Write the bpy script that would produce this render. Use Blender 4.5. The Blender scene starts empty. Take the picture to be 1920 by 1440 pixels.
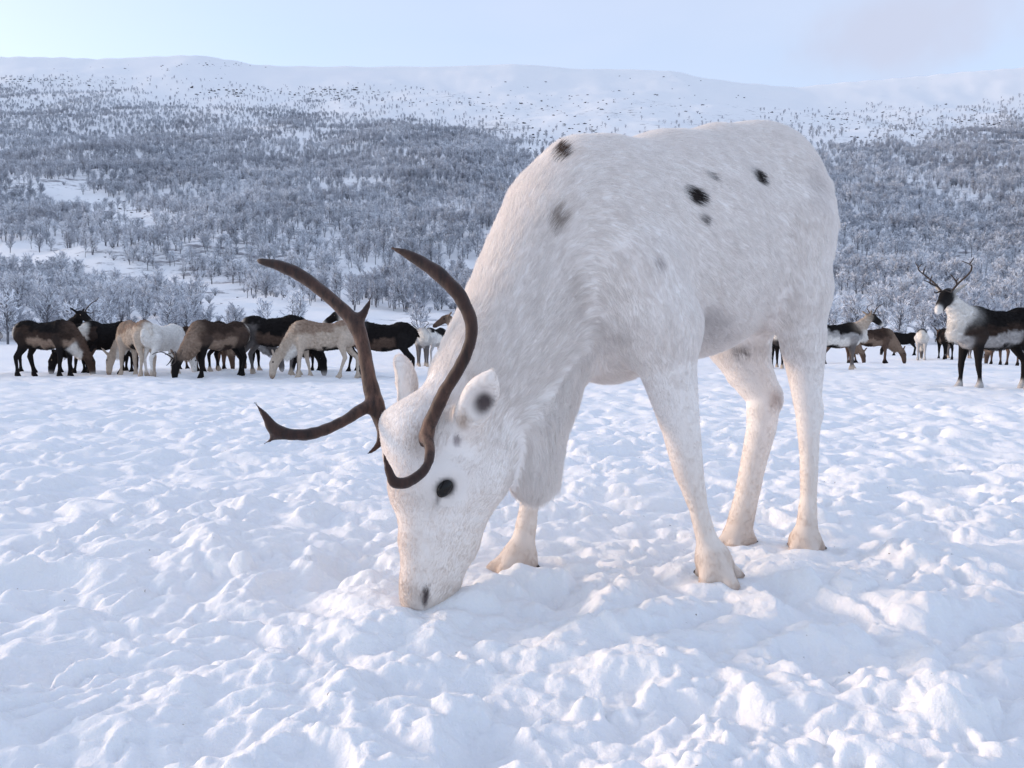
import bpy, math, random
import numpy as np
from mathutils import Vector

rng = np.random.default_rng(7)
R = math.radians
scene = bpy.context.scene
COL = scene.collection

# ------------------------------------------------------------------ camera
F_PX, HORIZON, CAM_H = 1442.0, 650.0, 0.55          # focal length in photo pixels, eye line, eye height
PITCH = math.atan((720.0 - HORIZON) / F_PX)
cam_data = bpy.data.cameras.new('camera')
cam_data.sensor_fit = 'HORIZONTAL'
cam_data.sensor_width = 36.0
cam_data.lens = F_PX / 1920.0 * 36.0
cam_data.clip_start = 0.05
cam_data.clip_end = 20000.0
cam = bpy.data.objects.new('camera', cam_data)
COL.objects.link(cam)
cam.location = (0, 0, CAM_H)
cam.rotation_euler = (math.pi / 2 - PITCH, 0, 0)
scene.camera = cam

# ------------------------------------------------------------------ sky and sun
SUN_AZ, SUN_EL = R(-74), R(11)          # azimuth clockwise from the view axis (+Y), so the sun stands to the left and behind the animals
sun_dir = Vector((math.sin(SUN_AZ) * math.cos(SUN_EL), math.cos(SUN_AZ) * math.cos(SUN_EL), math.sin(SUN_EL)))
CLOUD_DIR = Vector(((1690 - 960) / F_PX, 1.0, (650 - 66) / F_PX)).normalized()
world = bpy.data.worlds.new('World')
scene.world = world
world.use_nodes = True
wn, wl = world.node_tree.nodes, world.node_tree.links
wn.clear()
w_out = wn.new('ShaderNodeOutputWorld')
w_bg = wn.new('ShaderNodeBackground')
w_sky = wn.new('ShaderNodeTexSky')
w_sky.sky_type = 'NISHITA'
w_sky.sun_disc = False
w_sky.sun_elevation = SUN_EL
w_sky.sun_rotation = SUN_AZ
w_sky.altitude = 300
w_sky.air_density = 1.0
w_sky.dust_density = 1.8
w_sky.ozone_density = 2.2
w_bg.inputs['Strength'].default_value = 0.15
# a thin high veil of cloud over the whole sky, a little uneven, with a few soft greyer wisps
w_tc = wn.new('ShaderNodeTexCoord')
w_map = wn.new('ShaderNodeMapping'); w_map.inputs['Scale'].default_value = (1.0, 1.0, 3.0); w_map.inputs['Location'].default_value = (0.35, 0.2, 0.1)
w_noise = wn.new('ShaderNodeTexNoise'); w_noise.inputs['Scale'].default_value = 2.6; w_noise.inputs['Detail'].default_value = 5.0
w_fac = wn.new('ShaderNodeMapRange'); w_fac.inputs[1].default_value = 0.3; w_fac.inputs[2].default_value = 0.7
w_fac.inputs[3].default_value = 0.55; w_fac.inputs[4].default_value = 0.70
w_mix = wn.new('ShaderNodeMix'); w_mix.data_type = 'RGBA'
w_mix.inputs[7].default_value = (2.06, 2.20, 2.68, 1)
wl.new(w_tc.outputs['Generated'], w_map.inputs['Vector'])
wl.new(w_map.outputs[0], w_noise.inputs['Vector'])
wl.new(w_noise.outputs['Fac'], w_fac.inputs[0])
wl.new(w_fac.outputs[0], w_mix.inputs[0])
wl.new(w_sky.outputs[0], w_mix.inputs[6])
# one soft mauve cloud low over the far end of the ridge
w_sub = wn.new('ShaderNodeVectorMath'); w_sub.operation = 'SUBTRACT'; w_sub.inputs[1].default_value = CLOUD_DIR
w_scl = wn.new('ShaderNodeVectorMath'); w_scl.operation = 'MULTIPLY'; w_scl.inputs[1].default_value = (8.5, 8.5, 17.0)
w_len = wn.new('ShaderNodeVectorMath'); w_len.operation = 'LENGTH'
w_cn = wn.new('ShaderNodeTexNoise'); w_cn.inputs['Scale'].default_value = 14.0; w_cn.inputs['Detail'].default_value = 4.0
w_add = wn.new('ShaderNodeMath'); w_add.operation = 'MULTIPLY_ADD'; w_add.inputs[1].default_value = 1.6
w_cm = wn.new('ShaderNodeMapRange'); w_cm.interpolation_type = 'SMOOTHSTEP'
for k_, v_ in zip((1, 2, 3, 4), (2.1, 1.0, 0.0, 0.75)):
    w_cm.inputs[k_].default_value = v_
w_cl = wn.new('ShaderNodeMix'); w_cl.data_type = 'RGBA'; w_cl.inputs[7].default_value = (1.62, 1.72, 2.15, 1)
wl.new(w_tc.outputs['Generated'], w_sub.inputs[0]); wl.new(w_sub.outputs[0], w_scl.inputs[0]); wl.new(w_scl.outputs[0], w_len.inputs[0])
wl.new(w_tc.outputs['Generated'], w_cn.inputs['Vector'])
wl.new(w_cn.outputs['Fac'], w_add.inputs[0]); wl.new(w_len.outputs['Value'], w_add.inputs[2])
wl.new(w_add.outputs[0], w_cm.inputs[0]); wl.new(w_cm.outputs[0], w_cl.inputs[0])
wl.new(w_mix.outputs[2], w_cl.inputs[6]); wl.new(w_cl.outputs[2], w_bg.inputs['Color'])
wl.new(w_bg.outputs[0], w_out.inputs['Surface'])

sun_data = bpy.data.lights.new('sun', 'SUN')
sun_data.energy = 0.85
sun_data.angle = R(9)
sun_data.color = (1.0, 0.74, 0.56)
sun = bpy.data.objects.new('sun', sun_data)
COL.objects.link(sun)
sun.rotation_euler = (-sun_dir).to_track_quat('-Z', 'Y').to_euler()

vs = scene.view_settings
vs.view_transform = 'Standard'
vs.look = 'None'
vs.gamma = 1.0
vs.exposure = 1.36
vs.use_curve_mapping = False
scene.cycles.use_denoising = True
scene.cycles.max_bounces = 8
scene.cycles.diffuse_bounces = 4
scene.cycles.transparent_max_bounces = 8

# ------------------------------------------------------------------ helpers
def ray(px, py):
    """Direction through a photo pixel, scaled to one metre of depth (world Y)."""
    x, y, z = (px - 960.0) / F_PX, (720.0 - py) / F_PX, -1.0
    c, s = math.cos(-PITCH), math.sin(-PITCH)
    # camera: right = X, up = (0, s', c'), forward = (0, cos, -sin)
    fy, fz = math.cos(PITCH), -math.sin(PITCH)
    uy, uz = math.sin(PITCH), math.cos(PITCH)
    d = np.array((x, y * uy + fy, y * uz + fz))
    return d / d[1]

def P(px, py, D):
    """World point seen at a photo pixel at depth D."""
    return np.array((0, 0, CAM_H)) + ray(px, py) * D

def project(v):
    """World points (n,3) -> photo pixels."""
    fy, fz = math.cos(PITCH), -math.sin(PITCH)
    uy, uz = math.sin(PITCH), math.cos(PITCH)
    r = v - np.array((0, 0, CAM_H))
    dep = r[:, 1] * fy + r[:, 2] * fz
    return 960 + F_PX * r[:, 0] / dep, 720 - F_PX * (r[:, 1] * uy + r[:, 2] * uz) / dep

def smooth(a, b, x):
    t = np.clip((x - a) / (b - a), 0, 1)
    return t * t * (3 - 2 * t)

def hash2(ix, iy, seed):
    ix = ix.astype(np.int64); iy = iy.astype(np.int64)
    h = (ix * 374761393 + iy * 668265263 + seed * 1442695041) & 0xFFFFFFFF
    h = ((h ^ (h >> 13)) * 1274126177) & 0xFFFFFFFF
    h = ((h ^ (h >> 15)) * 2246822519) & 0xFFFFFFFF
    return ((h ^ (h >> 16)) & 0xFFFFFF) / float(0x1000000)

def noise2(x, y, seed=0):
    """Gradient noise, about -1..1."""
    ix, iy = np.floor(x), np.floor(y)
    fx, fy = x - ix, y - iy
    u = fx * fx * fx * (fx * (fx * 6 - 15) + 10)
    v = fy * fy * fy * (fy * (fy * 6 - 15) + 10)
    def g(dx, dy):
        a = hash2(ix + dx, iy + dy, seed) * 2 * math.pi
        return np.cos(a) * (fx - dx) + np.sin(a) * (fy - dy)
    a, b, c, d = g(0, 0), g(1, 0), g(0, 1), g(1, 1)
    return 1.5 * ((a * (1 - u) + b * u) * (1 - v) + (c * (1 - u) + d * u) * v)

def fbm(x, y, seed=0, octaves=4, gain=0.5):
    s, a = 0, 1.0
    for o in range(octaves):
        s = s + a * noise2(x * 2 ** o, y * 2 ** o, seed + o * 17)
        a *= gain
    return s

def domes(x, y, cell, rmin, rmax, prob, seed, squash=0.8):
    """Height of the highest of many scattered lumps (one at most in each cell)."""
    gx, gy = np.floor(x / cell), np.floor(y / cell)
    best = np.zeros_like(x)
    for dx in (-1, 0, 1):
        for dy in (-1, 0, 1):
            cx, cy = gx + dx, gy + dy
            on = hash2(cx, cy, seed + 3) < prob
            r = rmin + (rmax - rmin) * hash2(cx, cy, seed + 4) ** 2
            ox = (cx + hash2(cx, cy, seed)) * cell - x
            oy = (cy + hash2(cx, cy, seed + 1)) * cell - y
            a = hash2(cx, cy, seed + 5) * math.pi
            st = 1 + 0.7 * hash2(cx, cy, seed + 6)
            rx = (ox * np.cos(a) + oy * np.sin(a)) / st
            ry = -ox * np.sin(a) + oy * np.cos(a)
            q = 1 - (rx * rx + ry * ry) / (r * r)
            hgt = np.where(on & (q > 0), squash * r * np.clip(q, 0, 1) ** 0.62, 0)
            best = np.maximum(best, hgt)
    return best

def new_mesh(name, verts, faces, smooth_shade=True):
    """faces: (n,k) array with k = 3 or 4."""
    me = bpy.data.meshes.new(name)
    verts = np.asarray(verts, dtype=np.float32); faces = np.asarray(faces, dtype=np.int32)
    n, k = faces.shape
    me.vertices.add(len(verts)); me.vertices.foreach_set('co', verts.ravel())
    me.loops.add(n * k); me.loops.foreach_set('vertex_index', faces.ravel())
    me.polygons.add(n)
    me.polygons.foreach_set('loop_start', np.arange(0, n * k, k, dtype=np.int32))
    if smooth_shade:
        me.polygons.foreach_set('use_smooth', np.ones(n, dtype=bool))
    me.update(calc_edges=True)
    return me

def obj(name, data, mat=None, parent=None):
    o = bpy.data.objects.new(name, data)
    COL.objects.link(o)
    if mat is not None and data is not None:
        data.materials.append(mat)
    if parent is not None:
        o.parent = parent
    return o

def tag(o, label=None, category=None, group=None, kind=None):
    for k, v in (('label', label), ('category', category), ('group', group), ('kind', kind)):
        if v:
            o[k] = v
    return o

def color_attr(me, name, cols):
    a = me.color_attributes.new(name, 'FLOAT_COLOR', 'POINT')
    c = np.ones((len(cols), 4), dtype=np.float32); c[:, :3] = cols
    a.data.foreach_set('color', c.ravel())

# ------------------------------------------------------------------ materials
def material(name):
    m = bpy.data.materials.new(name); m.use_nodes = True
    nt = m.node_tree; nt.nodes.clear()
    out = nt.nodes.new('ShaderNodeOutputMaterial')
    b = nt.nodes.new('ShaderNodeBsdfPrincipled')
    nt.links.new(b.outputs[0], out.inputs['Surface'])
    return m, nt, b, out

def node(nt, kind, **kw):
    n = nt.nodes.new(kind)
    for k, v in kw.items():
        if k in n.inputs.keys():
            n.inputs[k].default_value = v
        else:
            setattr(n, k, v)
    return n

def mix_color(nt, fac, a, b):
    m = nt.nodes.new('ShaderNodeMix'); m.data_type = 'RGBA'
    for sock, v in ((m.inputs[0], fac), (m.inputs[6], a), (m.inputs[7], b)):
        if isinstance(v, (float, int)): sock.default_value = v
        elif isinstance(v, tuple): sock.default_value = (*v, 1)
        else: nt.links.new(v, sock)
    return m.outputs[2]

def snow_material(name, near):
    m, nt, b, out = material(name)
    geo = node(nt, 'ShaderNodeNewGeometry')
    n1 = node(nt, 'ShaderNodeTexNoise', Scale=2.0 if near else 0.02, Detail=4.0)
    nt.links.new(geo.outputs['Position'], n1.inputs['Vector'])
    col = mix_color(nt, n1.outputs['Fac'], (0.86, 0.87, 0.89), (0.90, 0.90, 0.905))
    if near:
        # scattered specks of lichen and dirt trampled into the snow
        n2 = node(nt, 'ShaderNodeTexNoise', Scale=55.0, Detail=2.0)
        nt.links.new(geo.outputs['Position'], n2.inputs['Vector'])
        r2 = node(nt, 'ShaderNodeMapRange'); r2.inputs[1].default_value = 0.76; r2.inputs[2].default_value = 0.80
        nt.links.new(n2.outputs['Fac'], r2.inputs[0])
        col = mix_color(nt, r2.outputs[0], col, (0.25, 0.22, 0.2))
        b.inputs['Subsurface Weight'].default_value = 0.4
        b.inputs['Subsurface Radius'].default_value = (0.9, 1.0, 1.15)
        b.inputs['Subsurface Scale'].default_value = 0.008
        n3 = node(nt, 'ShaderNodeTexNoise', Scale=60.0, Detail=5.0, Roughness=0.65)
        nt.links.new(geo.outputs['Position'], n3.inputs['Vector'])
        bp = node(nt, 'ShaderNodeBump', Strength=0.55, Distance=0.012)
        nt.links.new(n3.outputs['Fac'], bp.inputs['Height'])
        nt.links.new(bp.outputs[0], b.inputs['Normal'])
    else:
        # bare heath and stones showing through in patches on the open upper slope
        mp = node(nt, 'ShaderNodeMapping'); mp.inputs['Scale'].default_value = (0.10, 0.20, 0.30)
        nt.links.new(geo.outputs['Position'], mp.inputs['Vector'])
        h1 = node(nt, 'ShaderNodeTexNoise', Scale=1.0, Detail=8.0, Roughness=0.75); nt.links.new(mp.outputs[0], h1.inputs['Vector'])
        h2 = node(nt, 'ShaderNodeTexNoise', Scale=0.012, Detail=3.0); nt.links.new(geo.outputs['Position'], h2.inputs['Vector'])
        sz = node(nt, 'ShaderNodeSeparateXYZ'); nt.links.new(geo.outputs['Position'], sz.inputs[0])
        hz = node(nt, 'ShaderNodeMapRange'); hz.inputs[1].default_value = 330; hz.inputs[2].default_value = 180; hz.inputs[3].default_value = -0.10; hz.inputs[4].default_value = 0.04
        nt.links.new(sz.outputs['Z'], hz.inputs[0])
        a1 = node(nt, 'ShaderNodeMath', operation='MULTIPLY_ADD'); a1.inputs[1].default_value = 0.45
        nt.links.new(h2.outputs['Fac'], a1.inputs[0]); nt.links.new(h1.outputs['Fac'], a1.inputs[2])
        a2 = node(nt, 'ShaderNodeMath', operation='ADD'); nt.links.new(a1.outputs[0], a2.inputs[0]); nt.links.new(hz.outputs[0], a2.inputs[1])
        hm = node(nt, 'ShaderNodeMapRange'); hm.inputs[1].default_value = 0.84; hm.inputs[2].default_value = 0.93; hm.inputs[4].default_value = 0.85
        nt.links.new(a2.outputs[0], hm.inputs[0])
        col = mix_color(nt, hm.outputs[0], col, (0.16, 0.15, 0.17))
    nt.links.new(col, b.inputs['Base Color'])
    b.inputs['Roughness'].default_value = 0.7
    b.inputs['Specular IOR Level'].default_value = 0.25
    return m

M_SNOW = snow_material('trampled_snow', True)
M_HILL = snow_material('hill_snow', False)

def coat_material(name, bump=0.0, vary=(0.5, 1.45)):
    m, nt, b, out = material(name)
    a = node(nt, 'ShaderNodeAttribute', attribute_name='coat')
    tc = node(nt, 'ShaderNodeTexCoord')
    n1 = node(nt, 'ShaderNodeTexNoise', Scale=26.0, Detail=5.0, Roughness=0.7)
    nt.links.new(tc.outputs['Object'], n1.inputs['Vector'])
    mr = node(nt, 'ShaderNodeMapRange'); mr.inputs[3].default_value, mr.inputs[4].default_value = vary
    nt.links.new(n1.outputs['Fac'], mr.inputs[0])
    mul = nt.nodes.new('ShaderNodeVectorMath'); mul.operation = 'SCALE'
    nt.links.new(a.outputs['Color'], mul.inputs[0]); nt.links.new(mr.outputs[0], mul.inputs['Scale'])
    nt.links.new(mul.outputs[0], b.inputs['Base Color'])
    b.inputs['Roughness'].default_value = 0.9
    b.inputs['Specular IOR Level'].default_value = 0.15
    b.inputs['Sheen Weight'].default_value = 0.0
    if bump:
        n2 = node(nt, 'ShaderNodeTexNoise', Scale=70.0, Detail=4.0)
        nt.links.new(tc.outputs['Object'], n2.inputs['Vector'])
        bp = node(nt, 'ShaderNodeBump', Strength=bump, Distance=0.02)
        nt.links.new(n2.outputs['Fac'], bp.inputs['Height']); nt.links.new(bp.outputs[0], b.inputs['Normal'])
    return m

def fur_material(name):
    m, nt, b, out = material(name)
    a = node(nt, 'ShaderNodeAttribute', attribute_name='coat')
    nt.links.new(a.outputs['Color'], b.inputs['Base Color'])
    b.inputs['Roughness'].default_value = 0.75
    b.inputs['Specular IOR Level'].default_value = 0.2
    tr = node(nt, 'ShaderNodeBsdfTranslucent')
    nt.links.new(a.outputs['Color'], tr.inputs['Color'])
    mx = node(nt, 'ShaderNodeMixShader'); mx.inputs[0].default_value = 0.42
    nt.links.new(b.outputs[0], mx.inputs[1]); nt.links.new(tr.outputs[0], mx.inputs[2])
    nt.links.new(mx.outputs[0], out.inputs['Surface'])
    return m

def plain_material(name, c1, c2, scale, rough=0.7, spec=0.3, bump=0.0):
    m, nt, b, out = material(name)
    tc = node(nt, 'ShaderNodeTexCoord')
    n1 = node(nt, 'ShaderNodeTexNoise', Scale=scale, Detail=5.0, Roughness=0.65)
    nt.links.new(tc.outputs['Object'], n1.inputs['Vector'])
    mr = node(nt, 'ShaderNodeMapRange'); mr.inputs[1].default_value = 0.3; mr.inputs[2].default_value = 0.7
    nt.links.new(n1.outputs['Fac'], mr.inputs[0])
    nt.links.new(mix_color(nt, mr.outputs[0], c1, c2), b.inputs['Base Color'])
    b.inputs['Roughness'].default_value = rough
    b.inputs['Specular IOR Level'].default_value = spec
    if bump:
        bp = node(nt, 'ShaderNodeBump', Strength=bump, Distance=0.004)
        nt.links.new(n1.outputs['Fac'], bp.inputs['Height']); nt.links.new(bp.outputs[0], b.inputs['Normal'])
    return m

M_COAT = coat_material('herd_coat', 0.5)
M_SKIN = coat_material('white_hide', 0.0, (0.95, 1.03))
M_FUR = fur_material('white_fur')
M_ANTLER_FAR = plain_material('herd_antler', (0.035, 0.026, 0.022), (0.07, 0.05, 0.04), 20)
M_EYE = plain_material('eye_black', (0.005, 0.004, 0.004), (0.009, 0.007, 0.007), 30, rough=0.2, spec=0.28)
M_HOOF = plain_material('hoof_horn', (0.03, 0.025, 0.022), (0.07, 0.055, 0.045), 60, rough=0.5)

# ------------------------------------------------------------------ terrain
FEET = {}          # name -> world point under each hoof of the white reindeer, filled below
for nm, (px, py, D) in {'fore_left': (1348, 1096, 1.76), 'fore_right': (968, 1072, 1.88),
                        'hind_left': (1510, 1040, 2.10), 'hind_right': (1382, 1026, 2.20)}.items():
    FEET[nm] = P(px, py, D)
MUZZLE = P(797, 1148, 1.56)
# snow pushed up round the muzzle and a ridge beside the far fore foot: (point, radius, stretch, direction, height)
MOUNDS = [(P(736, 1160, 1.50), 0.032, 1.3, 20, 0.022), (P(768, 1172, 1.47), 0.024, 1.2, -10, 0.020), (P(806, 1178, 1.45), 0.030, 1.5, 15, 0.018), (P(846, 1160, 1.50), 0.026, 1.3, 40, 0.024),
          (P(880, 1130, 1.58), 0.040, 1.8, 25, 0.034), (P(950, 1092, 1.70), 0.060, 2.2, 22, 0.045), (P(1010, 1075, 1.75), 0.05, 1.6, 10, 0.030), (P(700, 1120, 1.58), 0.045, 1.5, -30, 0.03),
          (P(455, 1045, 1.90), 0.030, 1.0, 0, 0.038), (P(1330, 1105, 1.70), 0.035, 1.6, 5, 0.012), (P(1525, 1050, 2.03), 0.05, 1.6, 0, 0.016)]

PROFILE_Y = np.array([0, 10, 24, 40, 60, 90, 105, 120, 160, 200, 300, 450, 600, 800, 950, 1100, 1500, 2500, 6000.])
PROFILE_Z = np.array([0, 0.0, 0.09, 0.24, 0.40, 0.78, 1.7, 3.4, 8.9, 17, 47, 101, 163, 257, 341, 360, 372, 380, 385.])
RIDGE_X = np.array([-1400, -632, -500, -382, -303, -130, 0, 66, 191, 257, 343, 422, 527, 632, 900, 1400.])
RIDGE_PY = np.array([112, 118, 120, 114, 132, 134, 130, 137, 140, 160, 171, 161, 146, 134, 118, 112.])

def field_lumps(x, y, spacing):
    """Trampled snow. Detail too fine for the local sheet spacing is left out."""
    def keep(w):
        return np.clip((w / np.maximum(spacing, 1e-6) - 2.2) / 2.5, 0, 1)
    wx = x + 0.10 * fbm(x / 0.5, y / 0.5, 11, 2)
    wy = y + 0.10 * fbm(x / 0.5, y / 0.5, 23, 2)
    z = 0.030 * fbm(x / 1.3, y / 1.3, 1, 2) * keep(1.3)
    z += 0.046 * (np.abs(noise2(wx / 0.42, wy / 0.34, 5)) - 0.33) * keep(0.40)
    z += 0.040 * (np.abs(noise2(wx / 0.19, wy / 0.15, 6)) - 0.33) * keep(0.16)
    z -= 0.022 * (np.abs(noise2(wx / 0.11, wy / 0.10, 66)) - 0.33) * keep(0.10)
    z += 0.015 * (np.abs(noise2(wx / 0.06, wy / 0.06, 7)) - 0.33) * keep(0.06)
    z += 0.0065 * fbm(x / 0.034, y / 0.032, 8, 2) * keep(0.03)
    z += domes(wx, wy, 0.46, 0.06, 0.17, 0.55, 31, 0.20) * keep(0.3)
    z -= domes(wx, wy, 0.50, 0.05, 0.11, 0.8, 41, 0.48) * keep(0.2)
    patch = smooth(-0.25, 0.4, fbm(x / 0.6, y / 0.6, 77, 2))
    wx2 = x + 0.018 * noise2(x / 0.035, y / 0.035, 15); wy2 = y + 0.018 * noise2(x / 0.035, y / 0.035, 16)
    z += domes(wx2, wy2, 0.14, 0.014, 0.055, 0.6, 51, 0.62) * keep(0.08) * (0.35 + 0.65 * patch)
    z += domes(wx2, wy2, 0.055, 0.006, 0.019, 0.5, 61, 0.8) * keep(0.04) * patch
    return z

def ground_z(x, y, spacing=None):
    x = np.asarray(x, dtype=float); y = np.asarray(y, dtype=float)
    if spacing is None:
        spacing = np.full_like(x, 0.03)
    r = np.hypot(x, y)
    base = np.interp(y, PROFILE_Y, PROFILE_Z)
    ridge = 0.55 + (650 - np.interp(x, RIDGE_X, RIDGE_PY)) / F_PX * 950
    t = smooth(250, 930, y)
    base = base * (1 + t * (ridge / 341.0 - 1))
    far = smooth(95, 260, y)
    far2 = far * (1 - smooth(860, 940, y)) + 0.25 * smooth(860, 940, y)
    und = 6.0 * fbm(x / 150, y / 110, 91, 3) * far2 + 1.6 * fbm(x / 34, y / 26, 92, 3) * far * (1 - 0.6 * smooth(860, 940, y))
    und = und + 0.5 * fbm(x / 9, y / 6, 96, 2) * smooth(85, 110, y) * (1 - smooth(300, 500, y))
    z = base + und + 0.05 * fbm(x / 6, y / 6, 93, 2) * smooth(3, 12, r)
    z = z + 905 * np.exp(-(((x + 1578) / 900) ** 2 + ((y - 3600) / 600) ** 2) / 2)
    near = 1 - smooth(45, 80, r)
    z = z + field_lumps(x, y, spacing) * near
    for p in FEET.values():
        d2 = (x - p[0]) ** 2 + (y - p[1]) ** 2
        w = np.exp(-d2 / (2 * 0.075 ** 2))
        z = z * (1 - w) + (p[2] + 0.012 + 0.35 * (z - p[2]) * (1 - w)) * w
    for p, rad, st, ang, hg in MOUNDS:
        dx, dy = x - p[0], y - p[1]
        c_, s_ = math.cos(R(ang)), math.sin(R(ang))
        u = (dx * c_ + dy * s_) / (rad * st); v = (-dx * s_ + dy * c_) / rad
        z = z + hg * np.clip(1 - (u * u + v * v) * (0.8 + 0.4 * noise2(x / 0.05, y / 0.05, 19)), 0, 1) ** 0.8
    d2 = (x - MUZZLE[0]) ** 2 + (y - MUZZLE[1]) ** 2
    w = np.exp(-d2 / (2 * 0.10 ** 2))
    z = z * (1 - w) + (MUZZLE[2] + 0.030 + 0.3 * (z - MUZZLE[2])) * w
    return z

def build_ground():
    # one sheet in rings round the camera, fine where the photograph looks
    rr = [0.25]
    while rr[-1] < 6000:
        r = rr[-1]
        step = 0.0041 if r < 8 else (0.0068 if r < 40 else 0.012)
        rr.append(r * (1 + step) + 0.0004)
    rr = np.array([0.003] + rr)
    fine = np.linspace(R(-43), R(43), 480)
    a1 = np.linspace(R(43), R(317), 90)[1:-1]
    ang = np.concatenate([fine, a1])
    A, RR = np.meshgrid(ang, rr)
    # blend rings (near) into the view fan: plain polar sheet
    X, Y = RR * np.sin(A), RR * np.cos(A)
    sp = RR * 0.0042 * np.where(np.abs(A) < R(43.1), 1, 8)
    Z = ground_z(X.ravel(), Y.ravel(), sp.ravel())
    V = np.column_stack([X.ravel(), Y.ravel(), Z])
    nr, na = len(rr), len(ang)
    i, j = np.meshgrid(np.arange(nr - 1), np.arange(na), indexing='ij')
    j2 = (j + 1) % na
    Q = np.column_stack([(i * na + j).ravel(), (i * na + j2).ravel(), ((i + 1) * na + j2).ravel(), ((i + 1) * na + j).ravel()])
    cut = rr.searchsorted(70.0)
    ring = Q[:, 0] // na
    qn, qf = Q[ring < cut], Q[ring >= cut]
    def part(name, q, mat, label):
        used, inv = np.unique(q, return_inverse=True)
        me = new_mesh(name, V[used], inv.reshape(q.shape)[:, ::-1])
        return tag(obj(name, me, mat), label, 'snow' if 'field' in name else 'hill', kind='structure')
    part('snow_field', qn, M_SNOW, 'trampled snow field with lumps and hoof pits')
    part('hillside', qf, M_HILL, 'snowy hillside rising to a bare rounded ridge')

build_ground()

# ------------------------------------------------------------------ smooth-blended volumes -> one continuous skin
class Body:
    """Collects rounded cones and ellipsoids, blends them and skins them with surface nets."""
    def __init__(self):
        self.pr = []
        self.gid = 0
    def cone(self, a, b, ra, rb, k=0.03, part='trunk', side=None, q=1.0, flow=None, op='add'):
        a, b = np.asarray(a, float), np.asarray(b, float)
        f = (b - a) / (np.linalg.norm(b - a) + 1e-9) if flow is None else np.asarray(flow, float)
        self.pr.append(dict(t='c', a=a, b=b, ra=ra, rb=rb, k=k, part=part, side=side, q=q, flow=f, op=op))
    def chain(self, pts, k=0.03, part='leg', side=None, q=1.0):
        self.gid += 1
        for (a, ra), (b, rb) in zip(pts[:-1], pts[1:]):
            self.cone(a, b, ra, rb, k, part, side, q)
            self.pr[-1]['gid'] = self.gid          # the links of one chain join without swelling at the joints
    def ell(self, c, axes, radii, k=0.05, part='trunk', flow=(0, 0, -1), op='add'):
        self.pr.append(dict(t='e', c=np.asarray(c, float), m=np.asarray(axes, float), r=np.asarray(radii, float), k=k, part=part,
                            flow=np.asarray(flow, float) / np.linalg.norm(flow), op=op))
    def box(self, p, pad):
        if p['t'] == 'c':
            m = np.maximum(p['ra'], p['rb']) * max(1, p['q']) + pad
            return np.minimum(p['a'], p['b']) - m, np.maximum(p['a'], p['b']) + m
        m = p['r'].max() + pad
        return p['c'] - m, p['c'] + m
    def dist(self, p, X):
        if p['t'] == 'c':
            ab = p['b'] - p['a']; L2 = ab @ ab + 1e-12
            v = X - p['a']
            t = np.clip((v @ ab) / L2, 0, 1)
            v = v - t[..., None] * ab
            rad = p['ra'] + (p['rb'] - p['ra']) * t
            if p['side'] is not None:
                s = v @ p['side']
                v = v + (s * (1 / p['q'] - 1))[..., None] * p['side']
                return (np.sqrt((v * v).sum(-1)) - rad) * (0.5 + 0.5 * min(1, p['q']))
            return np.sqrt((v * v).sum(-1)) - rad
        u = (X - p['c']) @ p['m'].T
        k0 = np.sqrt(((u / p['r']) ** 2).sum(-1)); k1 = np.sqrt(((u / p['r'] ** 2) ** 2).sum(-1)) + 1e-9
        return k0 * (k0 - 1) / k1
    def skin(self, h, smooth_iters=2):
        lo = np.min([self.box(p, 0.03)[0] for p in self.pr if p['op'] == 'add'], axis=0)
        hi = np.max([self.box(p, 0.03)[1] for p in self.pr if p['op'] == 'add'], axis=0)
        n = np.ceil((hi - lo) / h).astype(int) + 2
        F = np.full(n, 0.2, dtype=np.float32)
        ax = [lo[i] + h * np.arange(n[i]) for i in range(3)]
        groups, last = [], None
        for p in self.pr:
            if p.get('gid') is not None and p.get('gid') == last:
                groups[-1].append(p)
            else:
                groups.append([p])
            last = p.get('gid')
        for gp in groups:
            p = gp[0]
            bb = [self.box(q, q['k'] * 1.2 + 2 * h + 0.01) for q in gp]
            b0, b1 = np.min([x[0] for x in bb], axis=0), np.max([x[1] for x in bb], axis=0)
            i0 = np.clip(np.floor((b0 - lo) / h).astype(int), 0, n); i1 = np.clip(np.ceil((b1 - lo) / h).astype(int) + 1, 0, n)
            sl = tuple(slice(a, b) for a, b in zip(i0, i1))
            d = np.full(tuple(i1 - i0), 0.3, dtype=np.float32)
            for q, (c0, c1) in zip(gp, bb):
                j0 = np.clip(np.floor((c0 - lo) / h).astype(int), i0, i1); j1 = np.clip(np.ceil((c1 - lo) / h).astype(int) + 1, i0, i1)
                sub = tuple(slice(a - o_, b - o_) for a, b, o_ in zip(j0, j1, i0))
                G = np.stack(np.meshgrid(*[ax[i][j0[i]:j1[i]] for i in range(3)], indexing='ij'), -1)
                d[sub] = np.minimum(d[sub], self.dist(q, G).astype(np.float32))
            o = F[sl]; k = p['k']
            if p['op'] == 'add':
                hh = np.clip(0.5 + 0.5 * (o - d) / k, 0, 1)
                F[sl] = o * (1 - hh) + d * hh - k * hh * (1 - hh)
            else:
                hh = np.clip(0.5 - 0.5 * (o + d) / k, 0, 1)
                F[sl] = o * (1 - hh) + (-d) * hh + k * hh * (1 - hh)
        V, Q = surface_nets(F, lo, h)
        for _ in range(smooth_iters):
            V = laplace(V, Q, 0.5)
        return V, Q
    def weights(self, V, s=0.018):
        """Per vertex: how strongly each primitive owns it."""
        D = np.stack([self.dist(p, V) if p['op'] == 'add' else np.full(len(V), 9.0) for p in self.pr], 1)
        D -= D.min(1, keepdims=True)
        W = np.exp(-D / s)
        return W / W.sum(1, keepdims=True)

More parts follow.
